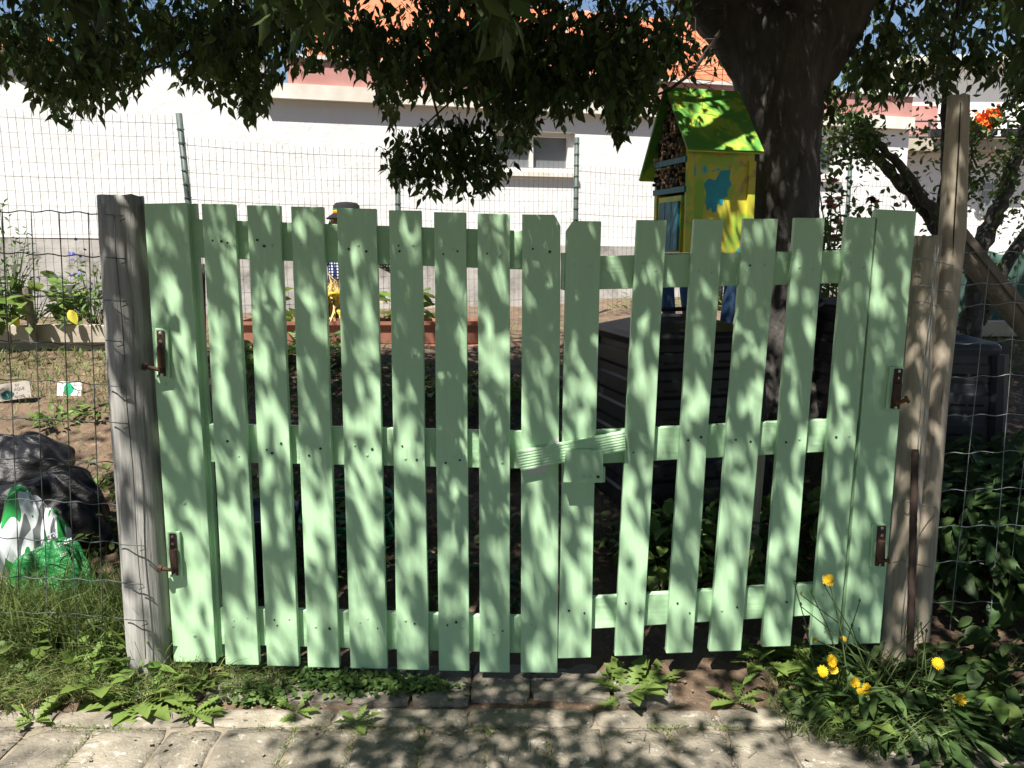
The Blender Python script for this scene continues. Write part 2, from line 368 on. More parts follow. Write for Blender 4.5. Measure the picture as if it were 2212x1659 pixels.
def put(me, name, loc, rz=0, sx=1, sy=1, parent=pav):
    o = bpy.data.objects.new(name, me); COL.objects.link(o); o.location = loc; o.rotation_euler = (random.uniform(-.008, .008), random.uniform(-.008, .008), rz); o.scale = (sx, sy, 1); o.parent = parent; return o
jx = [-90, 60, 200, 360, 480, 633, 770, 915, 1054, 1184, 1300, 1440, 1565, 1690, 1840, 1990, 2140, 2300]
jx = [U(u, 1570, 2.38).x for u in jx]
jx = [jx[0] - .21 * k for k in range(8, 0, -1)] + jx + [jx[-1] + .21 * k for k in range(1, 8)]
for row, (yc, off) in enumerate([(2.255, 0), (1.955, .1), (1.655, .03), (1.355, .12), (1.055, .05)]):
    for k in range(len(jx) - 1):
        a, b = jx[k] + off, jx[k + 1] + off
        put(random.choice(PM), 'paver', ((a + b) / 2, yc, random.uniform(-.004, .004)), random.uniform(-.035, .035), (b - a - random.uniform(.002, .016)) / .205, random.uniform(.97, 1.03))
x = -3.2
while x < 3.6:
    l = random.uniform(.38, .5); put(random.choice(KM), 'kerbstone', (x + l / 2, 2.462, random.uniform(0, .006)), random.uniform(-.01, .01), (l - .01) / .42, 1); x += l
x = -1.35
while x < .5:      # worn threshold stones under the gate
    l = random.uniform(.2, .32); put(random.choice(PM), 'threshold_stone', (x + l / 2, 2.66 + random.uniform(-.02, .02), .022), random.uniform(-.05, .05), (l - .008) / .205, .85); x += l
peb = MB()
for k in range(110):
    u, v = random.uniform(0, 2212), random.uniform(1450, 1659); p = GR(u, v); r_ = random.choice([.0015, .002, .0025, .004])
    zz = p.z + .004 if p.y > 2.52 else .003
    c = Vector((p.x, p.y if p.y > 2.52 else CAMZ / -ray(u, v).z * ray(u, v).y, zz)); c.x = ray(u, v).x * c.y / ray(u, v).y
    peb.lathe(c, [(r_, -.003), (r_ * .9, r_ * .1), (r_ * .4, r_ * .3)], 6, random.uniform(.6, 1.6), random.uniform(.6, 1.2))
o = link('gravel', peb.mesh('gravel'), 'pebble', kind='stuff'); o['label'] = 'scattered crumbs of grit lying on the pavement by the gate'; o['category'] = 'gravel'

lit_ = MB()
for k in range(170):
    u, v = random.uniform(0, 2212), random.uniform(1455, 1659); p = GR(u, v); d = ray(u, v)
    if p.y < 2.52: p = Vector((0, 0, CAMZ)) + d * (CAMZ / -d.z)
    a = random.uniform(0, 6.28); l = random.choice([.008, .012, .02, .05]); e_ = Vector((math.cos(a), math.sin(a), random.uniform(-.05, .1))) * l; q = p + Vector((0, 0, .006 if p.y < 2.52 else .014))
    if l < .03: sd_ = Vector((-math.sin(a), math.cos(a), .3)) * l * .4; lit_.add([q, q + e_ * .5 + sd_, q + e_, q + e_ * .5 - sd_ + Vector((0, 0, .003))], [(0, 1, 2), (0, 2, 3)])
    else: lit_.tube([q, q + e_ * .5 + Vector((0, 0, .003)), q + e_], .0011, 4)
o = link('leaf_litter', lit_.mesh('leaf_litter'), 'board_old', kind='stuff'); o['label'] = 'dry twigs and leaf scraps lying on the paving'; o['category'] = 'litter'
# ------------------------------------------------------------------ gates
DG = 2.66
def plank(q, thick, y0=DG, m='green_paint', parent=None, name='picket', chamfer=None, segs=10, wob=.0012):
    """q: four pixels TL, TR, BR, BL on the plane y0"""
    TL, TR, BR, BL = [U(*p, y0) for p in q]; vs = []; fs = []
    sd = random.uniform(0, 100)
    for i in range(segs + 1):
        t = i / segs; a = TL.lerp(BL, t); b = TR.lerp(BR, t); n1 = noise.noise(Vector((t * 3, sd, 0))) * wob * 2; n2 = noise.noise(Vector((t * 3, sd, 9))) * wob * 2; dy = noise.noise(Vector((t * 2, sd, 4))) * .002
        a = a + Vector((n1, dy, 0)); b = b + Vector((n2, dy, 0))
        if chamfer and i == 0:
            if 'R' in chamfer: b = b.lerp(a, .16)
            if 'L' in chamfer: a = a.lerp(b, .2)
        vs += [a, b, b + Vector((0, thick, 0)), a + Vector((0, thick, 0))]
    if chamfer:
        # second ring pulled up close to the end so the corner is cut
        for k in range(4): vs[4 + k] = vs[k].lerp(vs[8 + k], .11) if False else vs[4 + k]
        a = TL.lerp(BL, .022); b = TR.lerp(BR, .022); vs[4:8] = [a, b, b + Vector((0, thick, 0)), a + Vector((0, thick, 0))]
    for i in range(segs):
        o = 4 * i
        for k in range(4): fs.append((o + k, o + 4 + k, o + 4 + (k + 1) % 4, o + (k + 1) % 4))
    fs += [(0, 1, 2, 3), (4 * segs + 3, 4 * segs + 2, 4 * segs + 1, 4 * segs)]
    return part(name, MB().add(vs, fs), m, parent, bevel=.0022)
NAILM = None
def nail(u, v, parent, y=DG, dark=True, s=1.0):
    global NAILM
    if NAILM is None:
        NAILM = {}
        for k, mm in ((True, 'nail_dark'), (False, 'nail_painted')):
            me = MB().lathe((0, 0, 0), [(.0045, -.001), (.0045, .001), (.003, .0018)], 8).mesh('nail'); me.materials.append(MATS[mm]); NAILM[k] = me
    p = U(u, v, y); o = bpy.data.objects.new('nail', NAILM[dark]); COL.objects.link(o); o.parent = parent; o.location = p - ORIG[parent.name]; o.rotation_euler = (R(90), 0, 0); o.scale = (s, s, 1)
lg = thing('picket_gate', 'wider pale green picket gate leaf hung on the single stout round post', 'gate', (-.6, DG, 0), 'green gate leaves')
rg = thing('picket_gate', 'narrower pale green picket gate leaf carrying the wooden latch block', 'gate', (.75, DG, 0), 'green gate leaves')
LP = [(435, 507, 440, 488, 560, 1436), (532, 604, 443, 577, 645, 1439), (628, 698, 446, 665, 733, 1442), (727, 812, 450, 757, 837, 1444), (840, 910, 454, 858, 926, 1447), (937, 1007, 458, 948, 1014, 1449), (1032, 1102, 461, 1036, 1101, 1452), (1128, 1211, 463, 1125, 1204, 1453)]
RP = [(1223, 1299, 477, 1206, 1276, 1421), (1375, 1440, 475, 1328, 1389, 1416), (1500, 1563, 473, 1439, 1496, 1410), (1608, 1681, 472, 1532, 1601, 1406), (1718, 1782, 470, 1646, 1708, 1396), (1829, 1892, 469, 1751, 1811, 1392)]
plank([(310, 440), (405, 438), (468, 1432), (375, 1430)], .05, parent=lg, name='hinge_board')
plank([(408, 441), (421, 439), (481, 1420), (469, 1421)], .03, y0=DG + .03, parent=lg, name='backing_strip')
for i, (a, b, y, c, d, e) in enumerate(LP):
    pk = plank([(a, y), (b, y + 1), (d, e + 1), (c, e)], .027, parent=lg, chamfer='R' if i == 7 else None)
    for yy, sp in ((.085, .02), (.53, .035), (.905, .03)):
        for k in range(3):
            t = yy + random.uniform(-.5, .5) * sp; f = (.28, .72, random.uniform(.3, .7))[k]
            nail(a + (c - a) * t + ((b - a) * f), y + (e - y) * t, pk, DG - .0005, random.random() < .55, random.uniform(.6, 1.05))
for i, (a, b, y, c, d, e) in enumerate(RP):
    pk = plank([(a, y), (b, y + 1), (d, e), (c, e + 2)], .027, parent=rg, chamfer='L' if i == 0 else None)
    for yy, sp in ((.11, .03), (.52, .035), (.895, .03)):
        for k in range(2):
            t = yy + random.uniform(-.5, .5) * sp; f = (.28, .72)[k]
            nail(a + (c - a) * t + ((b - a) * f), y + (e - y) * t, pk, DG - .0005, random.random() < .5, random.uniform(.6, 1.0))
plank([(1897, 452), (1980, 456), (1901, 1390), (1819, 1392)], .045, parent=rg, name='hinge_board')
RY = DG + .029
for q in ([(412, 473), (1204, 501), (1203, 585), (416, 556)], [(436, 916), (1200, 934), (1200, 1014), (440, 998)], [(470, 1313), (1190, 1335), (1190, 1413), (473, 1392)]):
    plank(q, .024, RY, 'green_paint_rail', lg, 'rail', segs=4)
for q in ([(1214, 555), (1890, 539), (1885, 610), (1216, 627)], [(1212, 934), (1850, 903), (1846, 973), (1213, 1006)], [(1210, 1296), (1815, 1258), (1811, 1326), (1211, 1363)]):
    plank(q, .024, RY, 'green_paint_rail', rg, 'rail', segs=4)
plank([(1212, 546), (1221, 546), (1220, 626), (1212, 626)], .02, DG + .004, parent=rg, name='stop_strip', segs=3)
# latch: ribbed bar held by a block
BAR = DG - .024
c = [U(*p, BAR) for p in ((1116, 976), (1350, 932), (1352, 973), (1125, 1018))]
bar = MB(); nr = 7; ax = (c[1] - c[0]).normalized()
prof = []
for k in range(nr):
    for s_, dep in ((0, 0), (.5, -.0013)):
        prof.append(((k + s_) / nr, dep))
prof.append((1, 0)); vs = []
for t, dep in prof:
    vs += [c[0].lerp(c[3], t) + Vector((0, dep, 0)), c[1].lerp(c[2], t) + Vector((0, dep, 0))]
n = len(prof); fs = [(2 * i, 2 * i + 2, 2 * i + 3, 2 * i + 1) for i in range(n - 1)]
vs += [c[k] + Vector((0, .02, 0)) for k in range(4)]; b0 = 2 * n
fs += [(b0, b0 + 1, b0 + 2, b0 + 3), (0, 1, b0 + 1, b0), (2 * n - 2, b0 + 3, b0 + 2, 2 * n - 1), tuple(2 * i for i in range(n - 1, -1, -1)) + (b0, b0 + 3), tuple(2 * i + 1 for i in range(n)) + (b0 + 2, b0 + 1)]
part('latch_bar', bar.add(vs, fs), 'green_paint_rail', rg)['label'] = 'ribbed green latch bar tilted across the gap'
lb = plank([(1221, 971), (1303, 973), (1302, 1043), (1217, 1043)], .02, DG - .047, parent=rg, name='latch_block', segs=3)
part('latch_spacer', MB().box(U(1300, 1024, DG - .012), (.02, .022, .05)).box(U(1231, 1030, DG - .013), (.03, .0235, .012)), 'green_paint', rg)
for u, v, dk in ((1262, 1029, 0), (1275, 1029, 0), (1292, 1030, 1)): nail(u, v, lb, DG - .0475, bool(dk), 1.2)
pl = [U(*p, DG - .001) for p in ((1163, 990), (1207, 944), (1208, 985), (1178, 1018), (1146, 1026), (1136, 1010))]
part('bare_patch', MB().prism(pl, (0, .0008, 0)), 'pale_lilac', lg)
def hinge(q, parent, side, bolt_v, up):
    """q: TL TR BR BL of the wooden pad; hinge plate and barrel on it, bolt towards the post"""
    pad = plank(q, .012, DG - .0135, parent=parent, name='hinge_pad', segs=3)
    TL, TR, BR, BL = [Vector(p + (0,)) for p in q]
    def at(s, t): p = TL.lerp(TR, s).lerp(BL.lerp(BR, s), t); return (p.x, p.y)
    hg = plank([at(.12 if side < 0 else .3, .04), at(.72 if side < 0 else .95, .04), at(.72 if side < 0 else .95, .96), at(.12 if side < 0 else .3, .96)], .003, DG - .018, 'rust', parent, 'hinge', segs=3)
    s0 = .42 if side < 0 else .66
    yb = DG - .028
    part('barrel', MB().tube([U(*at(s0, .38), yb), U(*at(s0, .78), yb)], .0125, 10), 'rust', hg)
    p0 = U(*at(s0, .84), yb); p1 = U(*bolt_v, yb - .01)
    part('bolt', MB().tube([U(*at(s0, .74), yb), p0], .007, 8).tube([p0, p1], .0065, 8).tube([p1.lerp(p0, -.02), p1.lerp(p0, .22)], .0125, 6), 'rust_orange' if side > 0 else 'rust', hg)
    for t in (.1, .26, .93):
        p = U(*at(s0, t), DG - .0185); o = bpy.data.objects.new('screw', SCREW); COL.objects.link(o); o.parent = hg; o.location = p - ORIG[hg.name]; o.rotation_euler = (R(90), 0, random.random())
SCREW = MB().lathe((0, 0, 0), [(.006, -.001), (.006, .001), (.004, .0022)], 10).box((0, 0, .0022), (.008, .0016, .0008)).mesh('screw'); SCREW.materials.append(MATS['steel'])
hinge([(334, 709), (362, 710), (366, 818), (338, 816)], lg, -1, (308, 791), True)
hinge([(361, 1149), (387, 1149), (393, 1248), (367, 1247)], lg, -1, (341, 1228), True)
hinge([(1925, 792), (1953, 793), (1945, 888), (1914, 886)], rg, 1, (1962, 862), False)
hinge([(1887, 1133), (1917, 1132), (1912, 1228), (1880, 1226)], rg, 1, (1922, 1210), False)
for u, v in ((358, 830), (398, 1086), (420, 1373), (349, 552)): nail(u, v, lg, DG - .0005, False, 1.3)

# ------------------------------------------------------------------ posts
def post(name, label, px, depth, m, grp=None, n=20, crack=True, lean=0):
    """px: list of (u_left, u_right, v); a round post"""
    pts = []; rad = []
    for a, b, v in px:
        l, r_ = U(a, v, depth), U(b, v, depth); pts.append((l + r_) / 2); rad.append((r_ - l).length / 2)
    P = []; Rr = []
    for i in range(len(pts) - 1):
        for k in range(6): t = k / 6; P.append(pts[i].lerp(pts[i + 1], t)); Rr.append(rad[i] * (1 - t) + rad[i + 1] * t)
    P.append(pts[-1]); Rr.append(rad[-1])
    d = (P[-1] - P[-2]).normalized(); P.append(P[-1] + d * .35); Rr.append(Rr[-1])
    mb = MB(); o = 0; nn = 28; sd = random.uniform(0, 50)
    for i, (p, r_) in enumerate(zip(P, Rr)):
        for j in range(nn):
            t = 2 * math.pi * j / nn; f = 1 + .025 * noise.noise(Vector((math.cos(t) * 1.5 + sd, math.sin(t) * 1.5, p.z * 2)))
            if crack and j == 21: f -= .03
            top = noise.noise(Vector((j * .7, sd, 0))) * .008 if i == 0 else 0
            mb.v.append(p + Vector((math.cos(t) * r_ * f, math.sin(t) * r_ * f, top)))
    for i in range(len(P) - 1):
        for j in range(nn): mb.f.append((i * nn + j, (i + 1) * nn + j, (i + 1) * nn + (j + 1) % nn, i * nn + (j + 1) % nn))
    mb.f.append(tuple(range(nn)))
    base = (P[-2].x, depth, 0)
    ob = solo(name, mb, m, label, 'post', base, grp, smooth=False)
    me = ob.data; me.polygons.foreach_set('use_smooth', [True] * (len(me.polygons) - 1) + [False]); return ob
post('fence_post', 'stout weathered grey round post at the hinge side of the wider gate leaf', [(214, 307, 424), (240, 334, 860), (281, 374, 1440)], 2.69, 'post_wood')
post('fence_post', 'shorter round wooden post beside the hinges of the narrower gate leaf', [(1975, 2031, 509), (1944, 2002, 900), (1903, 1962, 1420)], 2.74, 'post_wood_pale')
post('fence_post', 'tall pale wooden pole rising above the fence with a long crack', [(2049, 2093, 207), (2030, 2085, 500), (1994, 2046, 860), (1953, 2003, 1410)], 2.80, 'post_wood_pale')
pole = [o for o in bpy.data.objects if o.name.startswith('fence_post') and o['label'].startswith('tall pale')][0]
ck = [U(u, v, 2.80) for u, v in ((2062, 225), (2058, 320), (2052, 420), (2047, 500), (2043, 590))]
part('crack', MB().tube([p + Vector((0, -.0365 - .004 * i / 5, 0)) for i, p in enumerate(ck)], [.0015, .0028, .003, .0025, .001], 6), 'dark_hollow', pole)  # near-black rod on the surface, coloured as the shade inside the crack
br = MB(); a, b = U(2062, 520, 2.98), U(2330, 850, 3.1); dr = (b - a).normalized(); q = dr.to_track_quat('X', 'Z').to_matrix()
br.tube([a, a.lerp(b, .35), a.lerp(b, .7), b], [.036, .038, .037, .036], 12, jit=.06)
solo('wooden_brace', br, 'board_old', 'weathered round brace pole sloping down from the tall pale pole', 'brace', (b.x, b.y, 0), smooth=True)
a, b = U(2076, 503, 2.93), U(2250, 705, 3.03)
solo('wooden_plank', MB().box((a + b) / 2, ((b - a).length, .018, .03), q), 'board_old', 'thin weathered plank lying along the sloping brace pole', 'plank', (b.x, b.y, 0), bevel=.003)
a, b = U(1977, 972, 2.66), U(1966, 1420, 2.66)
rod = MB(); k = 40
rod.tube([a.lerp(b, i / k) for i in range(k + 1)], [.0125 if i % 2 else .0112 for i in range(k + 1)], 10)
solo('rusty_rod', rod, 'rod_brown', 'rusty ribbed steel rod standing against the pair of posts', 'rod', (b.x, b.y, 0), smooth=True)

# ------------------------------------------------------------------ near wire fences
def wire_fence(label, hor, ver, depth_l, depth_r, u0, u1, m, rad=.0015):
    base = U((u0 + u1) / 2, 1430, (depth_l + depth_r) / 2); base.z = 0
    f = thing('wire_fence', label, 'fence', base, 'garden wire fence beside the gate')
    def pt(u, v):
        t = (u - u0) / (u1 - u0); return U(u, v, depth_l + (depth_r - depth_l) * t)
    for row in hor:
        pts = []; (ua, va), (ub, vb) = row[0], row[-1]; n = max(4, int(abs(ub - ua) / 12)); sd = random.uniform(0, 99)
        for i in range(n + 1):
            t = i / n; u = ua + (ub - ua) * t; v = va + (vb - va) * t + 2.2 * math.sin((u) / 30.5 * math.pi) + 3 * noise.noise(Vector((t * 3, sd, 0)))
            pts.append(pt(u, v))
        part('horizontal_wire', MB().tube(pts, rad * 1.15, 5), m, f, smooth=True)
    for col in ver:
        pts = []; n = 16; (ua, va), (ub, vb) = col; sd = random.uniform(0, 99)
        for i in range(n + 1):
            t = i / n; pts.append(pt(ua + (ub - ua) * t + 3 * noise.noise(Vector((t * 4, sd, 0))), va + (vb - va) * t))
        part('vertical_wire', MB().tube(pts, rad, 5), m, f, smooth=True)
    return f
hv = [(456, 463), (547, 556), (633, 648), (733, 750), (816, 833), (903, 914), (990, 1000), (1076, 1092), (1160, 1176), (1243, 1259), (1318, 1336)]
wire_fence('dark wire mesh fence stapled to the stout grey post, bin bags behind it',
           [((-130, a - 4), (268 + (b - 456) * .07, b)) for a, b in hv],
           [((6 + 61 * k, 459), (48 + 59 * k, 1420)) for k in range(-3, 5)], 2.78, 2.68, -130, 280, 'wire_green', .0019)
hv = [(542, 560), (614, 624), (668, 655), (746, 740), (820, 815), (902, 899), (983, 982), (1062, 1064), (1140, 1145), (1215, 1225), (1300, 1320)]
wire_fence('galvanised wire mesh fence behind the tall pale pole in front of dark leaves',
           [((1985 - (a - 542) * .075, a), (2420, b - 14)) for a, b in hv],
           [((2078 + 62 * k, 545), (1990 + 58 * k + (30 if k == 2 else 0), 1395)) for k in range(0, 5)], 2.86, 3.05, 1960, 2420, 'wire_galvanised')
def loop(name, pts, depth, m, label, cat, r_=.0016):
    return solo(name, MB().tube([U(*p, depth + (p[2] if False else 0)) for p in pts], r_, 5), m, label, cat, U(*pts[0], depth), smooth=True)
st = MB()
for v, u0, u1 in ((463, 225, 266), (556, 228, 270), (648, 225, 272), (735, 228, 262), (833, 233, 268), (912, 240, 275), (1176, 256, 310), (1259, 262, 308), (1338, 270, 315)):
    st.tube([U(u0, v, 2.62), U((u0 + u1) / 2, v + 2, 2.595), U(u1, v + 3, 2.6), U(u1 + 4, v + 10, 2.602), U(u1 - 8, v + 14, 2.602)], .0017, 5)
st.tube([U(246 + (v - 463) * .072 + 1.5 * math.sin(v * .02), v, 2.60) for v in range(463, 1430, 60)], .0016, 5)
solo('tie_wire', st, 'wire_green', 'dark tie wires stapled down the face of the stout grey post', 'wire', U(250, 463, 2.6), smooth=True)
st = MB()
for v in (562, 620, 655, 1085, 1215):
    st.tube([U(1975 - (v - 560) * .07, v, 2.70), U(2000 - (v - 560) * .07, v - 4, 2.665), U(2022 - (v - 560) * .07, v + 3, 2.70), U(2060 - (v - 560) * .07, v + 12, 2.745)], .0015, 5)
st.tube([U(2021 - (v - 520) * .085 + 2 * math.sin(v * .013), v, 2.675) for v in range(530, 1400, 60)], .0016, 5)
st.tube([U(2028 - (v - 520) * .085 + 2 * math.sin(v * .017), v, 2.68) for v in range(530, 1400, 60)], .0016, 5)
solo('tie_wire', st, 'wire_galvanised', 'galvanised tie wires wound round the pair of pale posts', 'wire', U(2010, 562, 2.7), smooth=True)

# ------------------------------------------------------------------ buildings behind
def yw(u):                                  # the long wall runs away to the right
    # line through u=583,y=9.0 and u=1250,y=10.0 on the ground plan
    A = U(583, 543, 9.0); B = U(1250, 543, 10.0); d = ray(u, 543)
    # intersect (t*d.x, t*d.y) with the line
    ex, ey = B.x - A.x, B.y - A.y; t = (A.x * ey - A.y * ex) / (d.x * ey - d.y * ex); return t * d.y
WA = U(-260, 543, yw(-260)); WB = U(1945, 543, yw(1945)); WD = Vector((WB.x - WA.x, WB.y - WA.y, 0)).normalized(); WN = Vector((WD.y, -WD.x, 0))   # WN faces the camera
def W(u, v, out=0):
    p = U(u, v, yw(u)); return p + WN * out
def wz(v, u): return W(u, v).z
ZE = wz(214, 600)                            # underside of the eave
house = thing('white_house', 'long white rendered house with maroon parapet and orange roof behind the garden', 'building', (W(900, 690).x, W(900, 690).y, .75))
def wallbox(u0, u1, z0, z1, out0, out1):
    a, b = U(u0, 543, yw(u0)), U(u1, 543, yw(u1)); a.z = b.z = 0
    return [a + WN * out1, b + WN * out1, b + WN * out0, a + WN * out0], z0, z1
def wb(mb, *a):
    q, z0, z1 = wallbox(*a); up = Vector((0, 0, z1 - z0)); return mb.prism([p + Vector((0, 0, z0)) for p in q], up)
mb = MB()
# wall with two window openings: strips round the openings
wins = [(1062, 1240, 283, 372), (1700, 1802, 296, 384)]
zt = ZE
def ub(u): return u
segs_ = [(-260, 583, .3, wz(150, 400)), (583, 1062, .3, zt)]
for a in segs_: wb(mb, a[0], a[1], a[2], a[3], -.3, 0)
for i, (u0, u1, v0, v1) in enumerate(wins):
    zl, zh = wz(v1, (u0 + u1) / 2), wz(v0, (u0 + u1) / 2)
    wb(mb, u0, u1, .3, zl, -.3, 0); wb(mb, u0, u1, zh, zt, -.3, 0)
    nxt = 1700 if i == 0 else 1945
    wb(mb, u1, nxt, .3, zt, -.3, 0)
part('wall', mb, 'wall_white', house)
pl = MB(); a0, a1 = W(-260, 690, .035), W(1945, 690, .035); z = wz(511, 150)
pl.prism([Vector((a0.x, a0.y, .3)), Vector((a1.x, a1.y, .3)), Vector((a1.x, a1.y, 1.52)), Vector((W(1215, 528, .035).x, W(1215, 528, .035).y, wz(530, 1215))), Vector((W(583, 517, .035).x, W(583, 517, .035).y, wz(519, 583))), Vector((a0.x, a0.y, z))], -WN * .06)
part('plinth', pl, 'wall_plinth', house)
for i, (u0, u1, v0, v1) in enumerate(wins):
    zl, zh = wz(v1, (u0 + u1) / 2), wz(v0, (u0 + u1) / 2)
    fr = MB(); wid = (U(u1, 543, yw(u1)) - U(u0, 543, yw(u0))).length; du = (u1 - u0) / wid
    e = .07 * du
    wb(fr, u0, u1, zl, zl + .06, -.16, -.06); wb(fr, u0, u1, zh - .05, zh, -.16, -.06); wb(fr, u0, u0 + e, zl + .06, zh - .05, -.16, -.06); wb(fr, u1 - e, u1, zl + .06, zh - .05, -.16, -.06); wb(fr, (u0 + u1) / 2 - e * .3, (u0 + u1) / 2 + e * .3, zl + .06, zh - .05, -.155, -.065)
    wn = part('window', fr, 'window_frame', house)
    for s0, s1 in ((u0 + e, (u0 + u1) / 2 - e * .3), ((u0 + u1) / 2 + e * .3, u1 - e)):
        part('pane', wb(MB(), s0, s1, zl + .06, zh - .05, -.13, -.12), 'window_glass', wn)
    part('sill', wb(MB(), u0 - 4, u1 + 4, zl - .05, zl - .002, -.1, .05), 'cornice', wn)
part('eave_slab', wb(MB(), 583, 1945, ZE + .002, ZE + .155, -.6, .09), 'cornice', house)
part('parapet', wb(MB(), 640, 1945, ZE + .157, ZE + .42, -.45, .02), 'maroon', house)
part('coping', wb(MB(), 636, 1948, ZE + .422, ZE + .46, -.5, .05), 'window_frame', house)
part('downpipe', MB().tube([W(566, 200, .05), W(569, 100, .05), W(569, 20, .05)], .03, 8), 'window_frame', house)
# tiled roof: wavy tiles in rows, sloping up and back
def tiled_roof(u0, u1, z0, out0, run, rise, pitch_=.21, rows=12):
    a = U(u0, 543, yw(u0)); b = U(u1, 543, yw(u1)); a.z = b.z = 0; L_ = (b - a).length; nc = int(L_ / pitch_) ; V_ = []; per = 6; F_ = []
    k = nc * per + 1
    for r_ in range(rows):
        for e in (0, 1):
            t = (r_ + e) / rows
            for i in range(k):
                ph = i / per * 2 * math.pi; h = .045 * abs(math.sin(ph / 2)) + (.03 if e == 0 else 0) + .006 * noise.noise(Vector((i // per * 1.7, r_ * 2.3, 0)))
                p = a + WD * (i / (k - 1) * L_) + WN * (out0 - run * t); V_.append((p.x, p.y, z0 + rise * t + h))
    n = k
    for r_ in range(rows):
        o = r_ * 2 * k; ii = np.arange(k - 1); F_.append(np.stack([o + ii, o + ii + 1, o + k + ii + 1, o + k + ii], 1))
        if r_ < rows - 1: F_.append(np.stack([o + k + ii, o + k + ii + 1, o + 2 * k + ii + 1, o + 2 * k + ii], 1))
    return npmesh('roof_tiles', np.array(V_) - np.array(ORIG[house.name]), [np.concatenate(F_)])
link('roof_tiles', tiled_roof(690, 1890, ZE + .5, -.9, 3.0, 1.75, rows=14), 'roof_orange', house, kind='stuff')
part('upper_wall', wb(MB(), 690, 1890, ZE, ZE + .5, -1.3, -.95), 'wall_white', house)
link('roof_tiles', tiled_roof(-260, 110, wz(150, 400) + .03, .12, 1.2, .4, rows=5), 'roof_orange', house, kind='stuff')
part('chimney', wb(wb(MB(), 470, 545, ZE + .3, ZE + 1.6, -1.6, -1.1), 462, 553, ZE + 1.6, ZE + 1.7, -1.66, -1.04), 'wall_white', house)
part('antenna_pole', MB().tube([W(1240, 140, -.3), W(1246, -160, -.3)], .018, 6), 'window_frame', house)
# house to the right, further off, with a balcony
DB = 13.0
h2 = thing('balcony_house', 'far white house with concrete balcony slab, railing and orange flowers', 'building', (U(2150, 690, DB).x, DB, .8))
def bxp(mb, u0, u1, v0, v1, y0, y1, zb=None):
    a = U(u0, v0, y0); b = U(u1, v1, y0); z1, z0 = a.z, b.z if zb is None else zb
    return mb.box(((a.x + b.x) / 2, (y0 + y1) / 2, (z0 + z1) / 2), (b.x - a.x, y1 - y0, z1 - z0))
part('wall', bxp(MB(), 1900, 2500, 326, 700, DB, DB + .3, .5), 'wall_white', h2)
part('balcony_slab', bxp(MB(), 1935, 2500, 299, 325, DB - .35, DB + 2), 'concrete', h2)
part('upper_wall', bxp(MB(), 1880, 2500, 130, 298, DB + 2.0, DB + 2.4), 'wall_white', h2)
part('roof_edge', bxp(MB(), 1960, 2500, 118, 133, DB + 1.7, DB + 2.45), 'cornice', h2)
part('side_wall', bxp(MB(), 1880, 1925, 250, 330, DB - .2, DB + 1.5), 'wall_white', h2)
part('porch_roof', bxp(MB(), 1868, 1932, 240, 250, DB - .4, DB + 1.6), 'cornice', h2)
wn = part('window', bxp(MB(), 2120, 2150, 390, 470, DB - .02, DB + .02), 'window_frame', h2)
part('pane', bxp(MB(), 2124, 2146, 396, 464, DB - .035, DB - .022), 'window_glass', wn)
dr_ = part('door', bxp(MB(), 1968, 2022, 228, 290, DB + 1.9, DB + 1.99), 'maroon', h2)
rl = MB()
for v in (262, 280, 296): rl.tube([U(1935, v, DB - .25), U(2500, v, DB - .25)], .015, 5)
for u in range(1940, 2500, 34): rl.tube([U(u, 258, DB - .25), U(u, 299, DB - .25)], .018, 5)
part('railing', rl, 'grey_plastic', h2)
for u in (2025, 2110, 2180):
    pb = MB(); bxp(pb, u, u + 45, 278, 292, DB - .5, DB - .3)
    solo('flower_box', pb, 'black_plastic', {2025: 'dark flower box on the far balcony nearest its maroon door', 2110: 'dark flower box under the brightest orange flowers of the far balcony', 2180: 'dark flower box on the far balcony beyond the orange flowers'}[u], 'flower box', U(u, 292, DB - .4), 'flower boxes on the far balcony')
for u, v, n in ((2148, 250, 40), (2112, 268, 30), (2085, 262, 16)):
    p = U(u, v, DB - .42); T = np.array(p) + rng.normal(0, .07, (n * 3, 3)); bs = U(u, 280, DB - .4)
    b_ = thing('flowering_plant', {2148: 'largest bunch of bright orange flowers on the far balcony', 2112: 'orange flowers low beside the largest bunch on the far balcony', 2085: 'small orange bunch partly behind the tall pale pole'}[u], 'plant', bs, 'orange flowers on the far balcony')
    leaves('petals', ROUND, T[:n * 2], rand_dirs(n * 2), rand_dirs(n * 2), rng.uniform(.05, .1, n * 2), 'orange_bright', b_, kind='stuff')
    leaves('foliage', OVATE_S, T[n:] - np.array((0, 0, .1)), rand_dirs(n * 2), rand_dirs(n * 2), rng.uniform(.08, .14, n * 2), 'leaf_small', b_)

